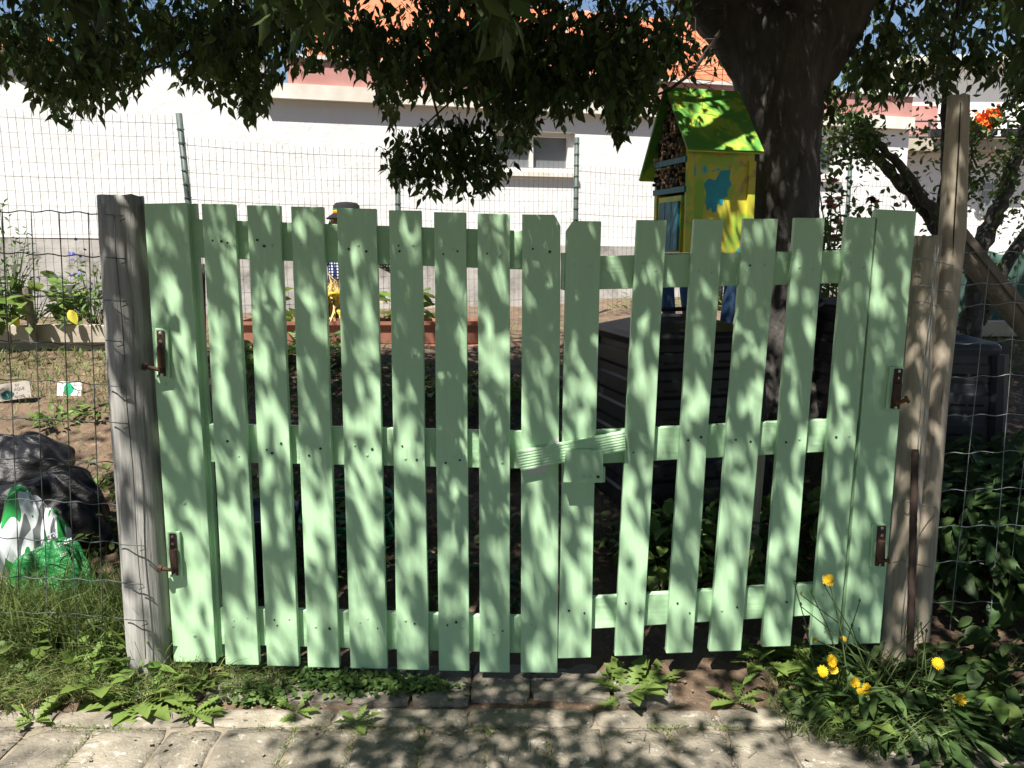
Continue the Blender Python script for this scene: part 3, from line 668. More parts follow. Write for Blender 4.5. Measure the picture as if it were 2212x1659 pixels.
# ------------------------------------------------------------------ back fence
FP = [(-330, 5.55), (405, 6.35), (862, 7.15), (1243, 7.95), (1560, 8.6), (1825, 9.1), (2260, 9.9)]
TOPV = {405: 245, 862: 312, 1243: 297, 1825: 354}
tops = []
for i, (u, y) in enumerate(FP):
    p = U(u, 543, y); zt_ = U(u, TOPV[u], y).z if u in TOPV else 2.5
    tops.append((p.x, y, zt_))
    if u in (-330, 2260): continue
    lean = -.09 if u == 405 else 0
    lab = {405: 'dark green tube fence post leaning sideways before the white wall', 862: 'dark fence post half hidden by the hanging bough', 1243: 'upright dark green fence post beside the low window', 1560: 'dark fence post standing behind the painted insect hotel', 1825: 'thin grey fence post rising among the roses'}[u]
    zb = gz(p.x, y) - .2
    mb = MB().tube([(p.x - lean, y, zb), (p.x - lean * .5, y, (zb + zt_) / 2), (p.x, y, zt_)], .024, 10)
    po = thing('fence_post', lab, 'post', (p.x - lean, y, zb + .2), 'posts of the back fence')
    part('tube', mb, 'metal_post_green', po, smooth=True)
    cl = MB()
    for z in np.arange(1.1, zt_ - .05, .1): cl.tube([(p.x - lean * (1 - (z - zb) / (zt_ - zb)) + .03 * math.cos(t), y + .03 * math.sin(t), z + .004 * math.sin(3 * t)) for t in np.linspace(0, 6.28, 9)], .003, 4)
    part('wire_tie', cl, 'wire_green', po, kind='stuff')
tz = [2.52, 2.46, 2.38, 2.36, 2.3, 2.28, 2.28]
for i in range(len(FP) - 1):
    a = Vector(tops[i]); b = Vector(tops[i + 1]); n = int((b.xy - a.xy).length / .05); me = MB(); z0 = gz((a.x + b.x) / 2, (a.y + b.y) / 2)
    za, zb_ = tz[i + (1 if i else 0)] if i else 2.5, tz[i + 1]
    zt_ = 2.5 if i == 0 else 2.37 - .02 * i
    r0 = .0017
    def fp(t, z): return Vector((a.x + (b.x - a.x) * t + .006 * math.sin(z * 5 + t * 9), a.y + (b.y - a.y) * t + .02 * noise.noise(Vector((t * 4, z * 2, i))), z - .02 * math.sin(math.pi * t)))
    for k in range(1, n): 
        sl_ = .012 * noise.noise(Vector((k * .3, i, 0)))
        me.tube([fp((k + sl_ * 4 * s_) / n, z0 + (zt_ - z0) * s_) for s_ in (0, .33, .66, 1)], r0, 3, False)
    rows = int((zt_ - z0) / .1)
    for k in range(rows): me.tube([fp(t / 8, zt_ - .06 - .1 * k) for t in range(9)], r0 * (1.8 if k % 4 == 0 else 1.1), 3, False)
    lab = ['fine wire mesh panel before the blank white wall behind the bin bags', 'fine wire mesh panel starting at the leaning green post', 'fine wire mesh panel under the low hanging bough', 'fine wire mesh panel to the right of the window post', 'fine wire mesh panel behind the insect hotel and big trunk', 'fine wire mesh panel behind the roses and the plum trees'][i]
    lab = lab.replace('to the right of the window post', 'between the window and the insect hotel')
    pn = thing('mesh_panel', lab, 'fence', ((a.x + b.x) / 2, (a.y + b.y) / 2, z0), 'panels of the back fence')
    part('wire_mesh', me, 'wire_dark', pn, kind='stuff')
# shade net hung on the right end of the fence
nv = []; n1, n2 = 30, 10
for j in range(n2 + 1):
    for i in range(n1 + 1):
        u = 1985 + (2330 - 1985) * i / n1; p = U(u, 545 + 5 * math.sin(i * .9), 7.4); zb = gz(p.x, 7.4) - .02
        nv.append((p.x, 7.4 + .03 * math.sin(i * 1.3 + j * .4), p.z + (zb - p.z) * j / n2))
mbn = MB().add(nv, [(j * (n1 + 1) + i, j * (n1 + 1) + i + 1, (j + 1) * (n1 + 1) + i + 1, (j + 1) * (n1 + 1) + i) for j in range(n2) for i in range(n1)])
ob = solo('shade_net', mbn, 'net_green', 'dark green shade net hung low behind the plum trees', 'net', U(2150, 690, 7.4), smooth=True); sd_ = ob.modifiers.new('thickness', 'SOLIDIFY'); sd_.thickness = .004

# ------------------------------------------------------------------ bed edging, planter
def edging(u0, u1, y, v_top, hgt, label):
    a, b = U(u0, v_top, y), U(u1, v_top, y); z1 = a.z
    t = thing('bed_edging', label, 'kerb', ((a.x + b.x) / 2, y, z1 - hgt), 'concrete edging of the raised bed')
    L_ = b.x - a.x; n = max(1, round(L_ / 1.0)); 
    for k in range(n):
        x0, x1 = a.x + L_ * k / n, a.x + L_ * (k + 1) / n
        part('edging_slab', MB().box(((x0 + x1) / 2, y + .05, z1 - hgt * .38), (x1 - x0 - .008, .1, hgt * .75)), 'concrete', t, bevel=.008)
    part('footing', MB().box(((a.x + b.x) / 2, y + .1, z1 - hgt * .9 - .05), (L_, .08, hgt * .3 + .1)), 'concrete', t)
edging(-260, 300, 5.75, 702, .17, 'pale concrete bed edging below the arum lilies')
edging(1990, 2400, 6.4, 694, .16, 'low concrete bed edging seen under the sloping brace pole')
def trough(u0, u1, label):
    y = 6.2; a, b = U(u0, 694, y), U(u1, 694, y); zb = U(u0, 746, y).z; zt_ = a.z; L_ = b.x - a.x; cx = (a.x + b.x) / 2
    t = thing('planter_trough', label, 'planter', (cx, y, zb), 'terracotta troughs')
    mb = MB(); h = zt_ - zb
    for z0, z1, w0, w1, ex in ((0, .78, .2, .25, 0), (.78, 1, .29, .3, .02)):
        vs = []
        for z, w_, in ((z0, w0), (z1, w1)):
            for sx, sy in ((-1, -1), (1, -1), (1, 1), (-1, 1)): vs.append((cx + sx * (L_ / 2 + ex - .02), y + .14 + sy * w_ / 2, zb + h * z))
        mb.add(vs, [(0, 1, 5, 4), (1, 2, 6, 5), (2, 3, 7, 6), (3, 0, 4, 7), (3, 2, 1, 0)])
    part('body', mb, 'terracotta', t, bevel=.012)
    part('compost', MB().box((cx, y + .14, zt_ - .03), (L_ - .04, .22, .02)), 'soil', t)
    part('saucer', MB().box((cx, y + .14, zb - .012), (L_ + .04, .3, .03)), 'terracotta', t, bevel=.01)
trough(516, 690, 'sunlit terracotta trough by the leaning green fence post')
trough(700, 865, 'terracotta trough below the scarecrow')
trough(875, 1040, 'terracotta trough mostly in leaf shade, end of the row')

# ------------------------------------------------------------------ the big tree
TY = 5.0
tb = GR(1690, 930); TB = Vector((U(1690, 700, TY).x, TY, gz(1.6, TY)))
tree = thing('nettle_tree', 'big shade tree with thick grey trunk and drooping leafy boughs over the gate', 'tree', TB)
def tp(u, v, y=TY): return U(u, v, y)
tr = MB()
tr.tube([TB + Vector((.02, 0, -.25)), TB + Vector((.02, 0, .06)), tp(1692, 840), tp(1688, 650), tp(1686, 480), tp(1682, 330), tp(1682, 220), tp(1690, 130), tp(1700, 60)], [.38, .33, .265, .235, .225, .235, .255, .29, .30], 20)
for a in (0.3, 1.5, 2.6, 3.9, 5.2):
    tr.tube([TB + Vector((.1 * math.cos(a), .1 * math.sin(a), .35)), TB + Vector((.3 * math.cos(a), .3 * math.sin(a), .06)), TB + Vector((.55 * math.cos(a), .55 * math.sin(a), -.12))], [.14, .1, .05], 8)
limbs = [
    [(tp(1660, 150), .2), (tp(1590, 50), .19), (tp(1500, -40), .17), (Vector((.5, 4.5, 3.9)), .14), (Vector((-.5, 4.0, 4.5)), .10), (Vector((-2.0, 3.6, 4.9)), .05)],
    [(tp(1740, 140), .2), (tp(1800, 40), .2), (tp(1850, -60), .18), (Vector((2.6, 5.1, 4.2)), .14), (Vector((3.4, 5.4, 5.0)), .08), (Vector((4.2, 5.8, 5.3)), .04)],
    [(tp(1700, 60), .27), (tp(1690, -60), .22), (Vector((1.5, 4.3, 4.6)), .17), (Vector((1.0, 3.0, 5.6)), .12), (Vector((.2, 1.4, 6.0)), .07), (Vector((-.8, .2, 5.9)), .03)],
    [(tp(1760, 60), .2), (Vector((2.2, 4.6, 4.0)), .16), (Vector((2.5, 3.4, 4.9)), .1), (Vector((2.4, 2.0, 5.3)), .06), (Vector((2.6, .9, 5.2)), .03)],
    [(tp(1560, 20), .1), (Vector((.9, 3.9, 3.6)), .08), (Vector((.2, 3.2, 3.9)), .06), (Vector((-.9, 2.9, 4.0)), .03)]]
for L_ in limbs: tr.tube([p for p, _ in L_], [r_ for _, r_ in L_], 12)
tk = part('trunk', tr, 'bark', tree)
rm = tk.modifiers.new('remesh', 'REMESH'); rm.mode = 'VOXEL'; rm.voxel_size = .028; rm.use_smooth_shade = True
s2 = tk.modifiers.new('smooth', 'SMOOTH'); s2.iterations = 6; s2.factor = .5
tx = bpy.data.textures.new('bark_lumps', 'CLOUDS'); tx.noise_scale = .12
dm = tk.modifiers.new('lumps', 'DISPLACE'); dm.texture = tx; dm.strength = .03; dm.texture_coords = 'GLOBAL'

twigs = MB(); LT, LD, LN, LL = [], [], [], []
def spray(end, length, n, size, upv=None, thick=.0022, rr=random):
    """a hanging twig that ends near `end`, with alternate drooping leaves"""
    az = rr.uniform(0, 6.28); out = Vector((math.cos(az), math.sin(az), 0))
    st = end + Vector((0, 0, length * rr.uniform(.6, .9))) - out * length * rr.uniform(.2, .6)
    mid = st.lerp(end, .5) + Vector((0, 0, length * .14)) + out * length * .08
    P = [st, st.lerp(mid, .5) + Vector((0, 0, .01)), mid, mid.lerp(end, .5), end]
    twigs.tube(P, [thick, thick * .9, thick * .8, thick * .6, thick * .4], 3, False)
    for k in range(n):
        t = (k + rr.uniform(.2, .8)) / n; i = min(3, int(t * 4)); p = P[i].lerp(P[i + 1], t * 4 - i)
        d = Vector((rr.gauss(0, .55), rr.gauss(0, .55), -1 + rr.uniform(-.2, .5))) + out * .3
        LT.append(p + Vector((rr.gauss(0, .012), rr.gauss(0, .012), 0))); LD.append(d); LN.append(Vector((rr.gauss(0, 1), rr.gauss(0, 1), rr.gauss(.4, .6)))); LL.append(size * rr.choice([.5, .75, .9, 1.0, 1.15, 1.25]) * rr.uniform(.9, 1.1))
polyA = [(-150, -90), (-150, 220), (20, 205), (35, 180), (62, 172), (66, 235), (100, 275), (125, 292), (160, 294), (213, 280), (222, 245), (247, 226), (267, 245), (300, 238), (310, 214), (345, 182), (377, 198), (390, 216), (420, 210), (440, 228), (467, 230), (480, 248), (503, 272), (533, 286), (558, 282), (586, 240), (580, 200), (610, 194), (634, 230), (652, 222), (650, 180), (697, 184), (737, 160), (737, -90)]
polyB = [(737, -90), (737, 180), (768, 184), (782, 205), (792, 182), (815, 195), (810, 255), (832, 280), (855, 286), (866, 240), (1040, 250), (1080, 345), (1135, 360), (1142, 326), (1165, 304), (1187, 280), (1228, 296), (1248, 280), (1254, 254), (1290, 270), (1318, 260), (1318, 304), (1308, 325), (1342, 335), (1368, 284), (1395, 270), (1418, 276), (1420, 226), (1440, 194), (1476, 187), (1476, -90)]
polyB2 = [(860, 330), (905, 335), (960, 310), (1020, 300), (1060, 330), (1080, 380), (1108, 396), (1088, 424), (1037, 440), (1012, 455), (975, 446), (937, 434), (914, 455), (902, 436), (877, 416), (848, 426), (830, 400), (846, 365)]
polyC = [(1885, -90), (1880, 40), (1850, 105), (1815, 150), (1775, 205), (1772, 280), (1795, 290), (1828, 250), (1866, 226), (1888, 240), (1942, 256), (1958, 222), (1988, 258), (2040, 232), (2048, 195), (2108, 220), (2142, 192), (2160, 222), (2180, 268), (2212, 284), (2320, 275), (2320, -90)]
def fill(poly, d0, d1, count, size, dens=None, length=(.14, .3), nl=(6, 10)):
    us = [p[0] for p in poly]; vs = [p[1] for p in poly]; got = 0
    while got < count:
        u, v = random.uniform(min(us), max(us)), random.uniform(min(vs), max(vs))
        if not inpoly(u, v, poly) or (dens and random.random() > dens(u, v)): continue
        y = random.uniform(d0, d1); l = random.uniform(*length)
        spray(U(u, v, y) + Vector((0, 0, size * .6)), l, random.randint(*nl), size); got += 1
def dA(u, v):
    if 245 < u < 440 and v < 75: return .18
    if 560 < u < 700 and v > 70: return .5
    if 690 < u: return .6
    return .2 if v < 90 else 1
def dB(u, v):
    if v < 135:
        if 760 < u < 900: return .10
        if u > 1380: return .06
        if 1140 < u < 1380 and v < 70: return .2
        return .42
    return 1
fill(polyA, 3.7, 4.9, 880, .066, dA)
fill(polyB, 3.7, 4.9, 1080, .063, dB)
fill(polyB2, 4.1, 4.5, 190, .056, None, (.1, .18), (5, 8))
fill(polyC, 4.8, 6.3, 500, .076, lambda u, v: .55 if (u > 2050 and v > 60) else (.35 if v < 120 and u < 1990 else .8))
fill([(1476, -80), (1476, 190), (1560, 190), (1575, 120), (1540, 40), (1500, -80)], 5.1, 5.6, 26, .07)
NEAR0 = len(LT)
fill([(535, -60), (545, 50), (590, 100), (650, 120), (720, 110), (740, -60)], 1.9, 2.3, 34, .08, None, (.1, .2), (5, 7))
fill([(1010, -60), (1020, 60), (1050, 150), (1100, 168), (1135, 120), (1150, -60)], 2.2, 2.7, 40, .085, None, (.1, .2), (5, 7))
fill([(90, -60), (130, 90), (200, 110), (260, 60), (280, -60)], 2.5, 2.9, 26, .085, None, (.1, .2), (5, 7))
fill([(2150, -60), (2160, 190), (2190, 300), (2300, 300), (2300, -60)], 2.8, 3.4, 30, .09, None, (.1, .2), (5, 7))
NEAR1 = len(LT)
# bare twigs carrying the boughs
for pts in ([(1480, -30), (1440, 60), (1390, 110), (1330, 130)], [(1490, 40), (1420, 90), (1380, 150), (1300, 200)], [(1560, 60), (1500, 160), (1440, 200), (1380, 215)], [(1380, -60), (1310, 60), (1180, 120), (1000, 200), (900, 280)], [(1000, -60), (940, 60), (930, 200), (960, 310), (1000, 400)], [(560, -60), (480, 60), (380, 130), (250, 180), (120, 220)], [(700, -60), (640, 80), (560, 180), (530, 240)], [(2080, -60), (2060, 60), (2050, 150)], [(1950, -60), (1920, 60), (1870, 170)]):
    y = random.uniform(4.2, 4.8) if pts[0][0] < 1800 else 5.2
    twigs.tube([U(u + random.uniform(-6, 6), v + random.uniform(-6, 6), y) for u, v in pts], [.014, .011, .008, .005, .004][:len(pts)], 5, False)
for k in range(70):
    u, v = random.uniform(1340, 1560), random.uniform(-20, 180); a = U(u, v, random.uniform(4.4, 5)); twigs.tube([a, a + Vector((random.gauss(0, .08), 0, random.gauss(0, .06))), a + Vector((random.gauss(0, .16), random.gauss(0, .05), random.gauss(-.05, .1)))], [.003, .0025, .0015], 3, False)
# upper canopy (above the frame): what dapples the gate and the paving
def lai(gx, gy):
    if gy < 1.75: return 3.2                            # unseen leaves added behind the viewer to deepen shade on the gate
    if gy < 2.6:                                        # paving
        if gx < -.85 and gx > -3.0: return .03
        if gx < -.5: return .6 * sm(-.95, -.5, gx)
        if gx < .15: return 1.5
        if gx < 1.35: return .3
        return 1.5
    if gy < 3.45:                                       # the gate
        h = (gy - 2.66) / .53
        if gx < -1.5: return .12
        k = .92 + .55 * sm(.7, 1.45, h) - (.55 if gx < -.1 else .35) * sm(.85, .1, h) * (1 if gx < .7 else 0)
        if gx < -1.1: k *= .5
        if gx > 1.45: return .8
        if gx > 1.0: k += .15
        return k
    e = sm(-2.0, -1.5, gx)
    if 1.3 < gx < 1.95 and 4.7 < gy < 5.7: return .35
    if gy > 5.3 and gx < .6: return .1 + .9 * e * sm(6.6, 5.3, gy) + 1.6 * e * sm(-.8, .3, gx) * sm(7, 6.2, gy)
    if gy < 6.6: return .1 + 3.2 * e
    if gy < 7.2: return 1.0 * e
    return 0
CLT = []
tries = 0; HX, HY = S.x / S.z, S.y / S.z
for k in range(27000):
    gx, gy = random.uniform(-5.0, 5.4), random.uniform(-4.5, 7.4)
    if random.random() * 3.4 > lai(gx, gy): continue
    z = random.uniform(2.6, 4.6) if 1.75 < gy < 3.45 else random.uniform(3.1, 6.6); h = z - .3
    p = Vector((gx + HX * h, gy + HY * h, z)); q = proj(p)
    if q and q[1] > -160 and -300 < q[0] < 2500: 
        z = random.uniform(5.2, 6.8); h = z - .3; p = Vector((gx + HX * h, gy + HY * h, z)); q = proj(p)
        if q and q[1] > -160: continue
    CLT.append(p)
    n = random.randint(20, 28) if 1.75 < gy < 3.45 else random.randint(16, 20); rr_ = random.uniform(.12, .22)
    for j in range(n):
        d = Vector((random.gauss(0, .6), random.gauss(0, .6), -.8))
        LT.append(p + Vector((random.gauss(0, rr_), random.gauss(0, rr_), random.gauss(0, rr_ * .8)))); LD.append(d); LN.append(Vector((random.gauss(0, 1), random.gauss(0, 1), random.gauss(.5, .6)))); LL.append(random.uniform(.06, .1))
    twigs.tube([p + Vector((random.gauss(0, .2), random.gauss(0, .2), .2)), p, p + Vector((random.gauss(0, .15), random.gauss(0, .15), -.15))], [.006, .004, .002], 3, False)
part('twigs', twigs, 'twig_bark', tree, kind='stuff')
A = lambda q: np.array([tuple(p) for p in q], np.float32)
LT, LD, LN, LL = A(LT), A(LD), A(LN), np.array(LL, np.float32)
near = np.zeros(len(LT), bool); near[NEAR0:NEAR1] = True
nid = np.where(near)[0]; nid = nid[:300]; near[:] = False; near[nid] = True
vis = np.zeros(len(LT), bool); vis[:NEAR1] = True
crown = leaves('crown', OVATE, LT[vis & ~near], LD[vis & ~near], LN[vis & ~near], LL[vis & ~near], 'leaf_tree', tree, kind='stuff')
leaves('crown', OVATE_S, LT[~vis], LD[~vis], LN[~vis], LL[~vis], 'leaf_tree', tree, kind='stuff')
LM = npmesh('leaf', OVATE[0], [OVATE[1]]); LM.materials.append(MATS['leaf_tree'])
def leaf_objs(ids, parent, me, T_, D_, N_, L_, name='leaf'):
    for i in ids:
        d = Vector(D_[i]).normalized(); s_ = d.cross(Vector(N_[i])).normalized(); n_ = s_.cross(d)
        o = bpy.data.objects.new(name, me); COL.objects.link(o); o.parent = parent
        m4 = Matrix((s_, d, n_)).transposed().to_4x4(); o.matrix_local = Matrix.Translation(Vector(T_[i]) - ORIG[parent.name]) @ m4 @ Matrix.Scale(float(L_[i]), 4)
leaf_objs(nid, crown, LM, LT, LD, LN, LL)

# ------------------------------------------------------------------ compost bins
def compost_bin(label, cx, cy, w_, d_, h_, rz, m='black_plastic', ribs=6, lidm=None):
    zb = gz(cx, cy) - .02; t = thing('compost_bin', label, 'compost bin', (cx, cy, zb), 'plastic compost bins')
    Rz = Matrix.Rotation(rz, 3, 'Z'); C = Vector((cx, cy, zb))
    def ring(z, s_, r_=.06):
        hw, hd = w_ / 2 * s_, d_ / 2 * s_; pts = []
        for sx, sy in ((-1, -1), (1, -1), (1, 1), (-1, 1)):
            a0 = math.atan2(sy, sx)
            for k in (-1, 0, 1):
                a = a0 + k * R(45); pts.append(C + Rz @ Vector((sx * (hw - r_) + r_ * math.cos(a) * 1.0, sy * (hd - r_) + r_ * math.sin(a), z)))
        return pts
    mb = MB(); zs = []; H = h_ * .88; step = H / ribs
    for k in range(ribs):
        s0 = 1 - .14 * (k * step / H); z = k * step
        zs += [(z, s0), (z + step * .12, s0 + .018), (z + step * .62, s0 + .012), (z + step * .7, s0 - .02), (z + step * .98, s0 - .025)]
    n = 12; o = len(mb.v)
    for z, s_ in zs: mb.v += ring(z, s_)
    for i in range(len(zs) - 1):
        for j in range(n): mb.f.append((i * n + j, i * n + (j + 1) % n, (i + 1) * n + (j + 1) % n, (i + 1) * n + j))
    part('body', mb, m, t)
    for k in range(4):
        a = C + Rz @ Vector(((-1, 1, 1, -1)[k] * w_ / 2 * .99, (-1, -1, 1, 1)[k] * d_ / 2 * .99, 0)); b = C + Rz @ Vector(((-1, 1, 1, -1)[k] * w_ / 2 * .86, (-1, -1, 1, 1)[k] * d_ / 2 * .86, H))
        part('corner_post', MB().tube([a, b], [.045, .04], 8), m, t)
    lid = MB(); lz = [(H - .005, .93), (H + .03, .96), (H + .05, .9), (h_ - .02, .55), (h_, .3)]; lid.v = []
    for z, s_ in lz: lid.v += ring(z, s_)
    for i in range(len(lz) - 1):
        for j in range(n): lid.f.append((i * n + j, i * n + (j + 1) % n, (i + 1) * n + (j + 1) % n, (i + 1) * n + j))
    lid.f.append(tuple(range((len(lz) - 1) * n, len(lz) * n)))
    ld = part('lid', lid, lidm or m, t, bevel=.006)
    hnd = MB(); c0 = C + Vector((0, 0, h_)); hnd.tube([c0 + Rz @ Vector((-.08, 0, 0)), c0 + Rz @ Vector((-.07, 0, .03)), c0 + Rz @ Vector((.07, 0, .03)), c0 + Rz @ Vector((.08, 0, 0))], .012, 6)
    part('handle', hnd, m, ld)
    sl = MB()
    for k in range(1, ribs):
        for x_ in (-.2, 0, .2):
            z = k * step + step * .3; s0 = 1 - .14 * (z / H) + .016; sl.box(C + Rz @ Vector((x_ * w_, -d_ / 2 * s0 - .002, z)), (.07, .006, .012), Rz)
    part('vent_slots', sl, 'dark_hollow', t, kind='stuff')
    return t
p = U(1455, 700, 4.1)
compost_bin('black ribbed compost bin standing between the insect hotel and the gate', p.x, 4.12, .70, .66, U(1455, 690, 4.1).z - gz(p.x, 4.12) + .04, R(14))
p = U(1850, 700, 4.6)
compost_bin('black compost bin tucked behind the root flare of the big tree', p.x + .12, 4.75, .6, .6, .80, R(5))
p = U(2075, 800, 4.3)
compost_bin('dark grey compost bin behind the galvanised wire, pale knob on its side', p.x - .04, 4.35, .42, .44, U(2075, 727, 4.2).z - gz(p.x, 4.35) + .02, R(-12), 'grey_plastic', 4)
a = U(1637, 985, 3.35); b = U(1627, 1200, 3.35)
solo('wooden_stake', MB().box((a + b) / 2, (.04, .03, (a - b).length + .06), Matrix.Rotation(R(2), 3, 'Y')), 'post_wood_pale', 'pale square wooden stake glimpsed between the pickets before the trunk', 'stake', (b.x, b.y, 0), bevel=.003)

# ------------------------------------------------------------------ insect hotel
HY0 = 4.42; th = R(17); ex = Vector((math.cos(th), math.sin(th), 0)); ey = Vector((-math.sin(th), math.cos(th), 0)); ez = Vector((0, 0, 1))
FL = U(1478, 543, HY0); WID = .405; DEP = .36; zb = U(1478, 546, HY0).z
zw = U(1478, 335, HY0).z
H0 = Vector((FL.x, FL.y, 0))
def HP(a, b, z): return H0 + ex * a + ey * b + ez * z
hotel = thing('insect_hotel', 'hand painted yellow insect hotel with green roof on blue legs', 'insect hotel', HP(WID / 2, DEP / 2, gz(1.1, 4.6)))
ridge_b = DEP * .5; zr = U(1500, 201, HY0 + .25).z
part('front_board', MB().prism([HP(0, 0, zb), HP(WID, 0, zb), HP(WID, 0, zw + .028), HP(0, 0, zw + .028)], ey * .018), 'hotel_paint', hotel, bevel=.002)
part('end_board', MB().prism([HP(WID, .019, zb), HP(WID, DEP, zb), HP(WID, DEP, zw - .05), HP(WID, ridge_b, zr - .03), HP(WID, .019, zw)], -ex * .018), 'hotel_paint', hotel)
part('back_board', MB().prism([HP(0, DEP, zb), HP(WID - .02, DEP, zb), HP(WID - .02, DEP, zw - .05), HP(0, DEP, zw - .05)], -ey * .015), 'hotel_paint', hotel)
part('floor_board', MB().prism([HP(-.02, -.02, zb - .022), HP(WID + .02, -.02, zb - .022), HP(WID + .02, DEP + .02, zb - .022), HP(-.02, DEP + .02, zb - .022)], ez * .02), 'board_old', hotel)
part('corner_strip', MB().prism([HP(-.003, -.012, zb), HP(.035, -.012, zb), HP(.035, -.012, zw - .02), HP(-.003, -.012, zw - .02)], ey * .011), 'hotel_paint', hotel)
part('corner_strip', MB().prism([HP(WID - .04, -.012, zb), HP(WID + .003, -.012, zb), HP(WID + .003, -.012, zw - .02), HP(WID - .04, -.012, zw - .02)], ey * .011), 'hotel_paint', hotel)
part('corner_strip', MB().prism([HP(-.004, DEP - .03, zb), HP(-.004, DEP, zb), HP(-.004, DEP, zw - .06), HP(-.004, DEP - .03, zw - .06)], ex * .02), 'hotel_paint', hotel)
blot = [(.10, -.03), (.13, .0), (.17, -.01), (.2, .04), (.26, .05), (.255, .0), (.27, -.03), (.245, -.06), (.25, -.09), (.225, -.1), (.22, -.14), (.19, -.13), (.185, -.17), (.16, -.18), (.15, -.15), (.13, -.17), (.115, -.12), (.12, -.08)]
part('turquoise_patch', MB().prism([HP(x_, -.0008, zw - .115 + z_) for x_, z_ in blot], ey * .0006), 'petal_turq' if 'petal_turq' in MATS else (mat('petal_turq', (.03, .38, .47), (.03, .30, .42), scale=12, rough=.55) and 'petal_turq'), hotel)
blot = [(.055, -.03), (.10, -.02), (.11, -.12), (.10, -.25), (.07, -.28), (.05, -.2)]
part('lime_patch', MB().prism([HP(x_, -.0008, zw - .1 + z_) for x_, z_ in blot], ey * .0006), mat('lime_paint', (.28, .52, .06), (.34, .5, .05), scale=9, rough=.55) and 'lime_paint', hotel)
ov = .085; sl_ = (zr - zw) / ridge_b
for side in (0, 1):
    if side == 0: e0, e1 = (-.085, zw + .012), (ridge_b, zr + .005)
    else: e0, e1 = (DEP + .1, zw + .03 - .13), (ridge_b, zr + .005)
    q = [HP(-.05, e0[0], e0[1]), HP(WID - .008, e0[0], e0[1]), HP(WID - .008, e1[0], e1[1]), HP(-.05, e1[0], e1[1])]
    nrm = (q[1] - q[0]).cross(q[3] - q[0]).normalized(); nrm = nrm if nrm.z > 0 else -nrm
    rf = part('roof', MB().prism(q, nrm * .016), 'hotel_roof', hotel, bevel=.002)
    if side == 0:
        part('roof_edge', MB().prism([HP(-.052, e0[0] - .004, e0[1] - .004), HP(WID - .006, e0[0] - .004, e0[1] - .004), HP(WID - .006, e0[0] - .004, e0[1] + .018), HP(-.052, e0[0] - .004, e0[1] + .018)], ey * .004), 'hotel_paint', rf)
# gable end: bamboo and sticks between turquoise bars, a shuttered slot below
part('inner_panel', MB().prism([HP(.06, .03, zb), HP(.06, DEP - .02, zb), HP(.06, DEP - .02, zw), HP(.06, ridge_b, zr - .06), HP(.06, .03, zw)], ex * .01), 'dark_hollow', hotel)
za, zc = zb + .38 * (zw - zb) + .2, zw
for z_ in (zb + .63 * (zw - zb), zb + .93 * (zw - zb)):
    part('cross_bar', MB().prism([HP(-.014, .0, z_), HP(-.014, DEP, z_), HP(-.014, DEP, z_ + .03), HP(-.014, 0, z_ + .03)], ex * .015), 'teal_paint', hotel)
for (z0, z1, full) in ((zb + .69 * (zw - zb), zb + .91 * (zw - zb), 1), (zb + .99 * (zw - zb), zr - .05, 0)):
    z_ = z0
    while z_ < z1:
        r_ = random.uniform(.006, .012); z_ += r_; lim0, lim1 = .02, DEP - .02
        if not full and z_ > zw: k = (z_ - zw) / (zr - zw); lim0, lim1 = ridge_b * k + .02, DEP - (DEP - ridge_b) * k - .02
        b_ = lim0 + .01
        while b_ < lim1:
            part('bamboo_cane', MB().tube([HP(random.uniform(-.03, .0), b_, z_ + random.uniform(-.003, .003)), HP(.058, b_ + random.uniform(-.004, .004), z_)], r_, 7), random.choice(['bamboo', 'board_old', 'dark_hollow', 'dark_hollow']), hotel); b_ += r_ * 2.1
        z_ += r_
part('shutter_frame', MB().prism([HP(-.006, .04, zb), HP(-.006, .30, zb), HP(-.006, .30, zb + .6 * (zw - zb)), HP(-.006, .04, zb + .6 * (zw - zb))], ex * .02), 'hotel_paint', hotel)
for k in range(3): part('shutter_board', MB().prism([HP(-.02, .05 + .075 * k, zb + .01), HP(-.02, .12 + .075 * k, zb + .01), HP(-.02, .12 + .075 * k, zb + .54 * (zw - zb)), HP(-.02, .05 + .075 * k, zb + .54 * (zw - zb))], ex * .013), 'teal_paint', hotel)
for a_, b_ in ((.06, .06), (WID - .07, .06), (.06, DEP - .06), (WID - .07, DEP - .06)):
    q = HP(a_, b_, 0); s_ = .03 if a_ < .1 else -.03; g0 = gz(q.x, q.y)
    part('leg', MB().tube([HP(a_, b_, zb - .022), HP(a_, b_, zb - .2), HP(a_ + s_, b_, zb - .42), HP(a_ + s_ * 1.2, b_, zb - .45), HP(a_ + s_ * 1.2, b_, g0 - .05)], [.042, .043, .036, .02, .018], 8), 'jeans', hotel, smooth=True)

# ------------------------------------------------------------------ scarecrow
SY = 6.9; hp = U(749, 470, SY); zg = gz(hp.x, SY)
scw = thing('scarecrow', 'scarecrow with black hat, straw hair and polka dot shirt behind the pickets', 'scarecrow', (hp.x, SY, zg))
part('pole', MB().tube([(hp.x, SY, zg - .1), (hp.x, SY, hp.z)], .022, 8).tube([(hp.x - .45, SY, zg + .72), (hp.x + .45, SY, zg + .74)], .018, 8), 'board_old', scw)
hz = U(749, 455, SY).z; zh = hz
part('head', MB().lathe((hp.x, SY, zh - .24), [(.04, -.02), (.085, .02), (.105, .1), (.1, .17), (.06, .235)], 14), 'sack', scw, smooth=True)
ht = part('hat', MB().lathe((hp.x, SY, zh - .035), [(.10, -.01), (.165, -.035), (.168, -.028), (.112, .012), (.108, .075), (.085, .098), (.03, .105)], 20), 'hat_black', scw, smooth=True)
ht.rotation_euler = (0, 0, 0)
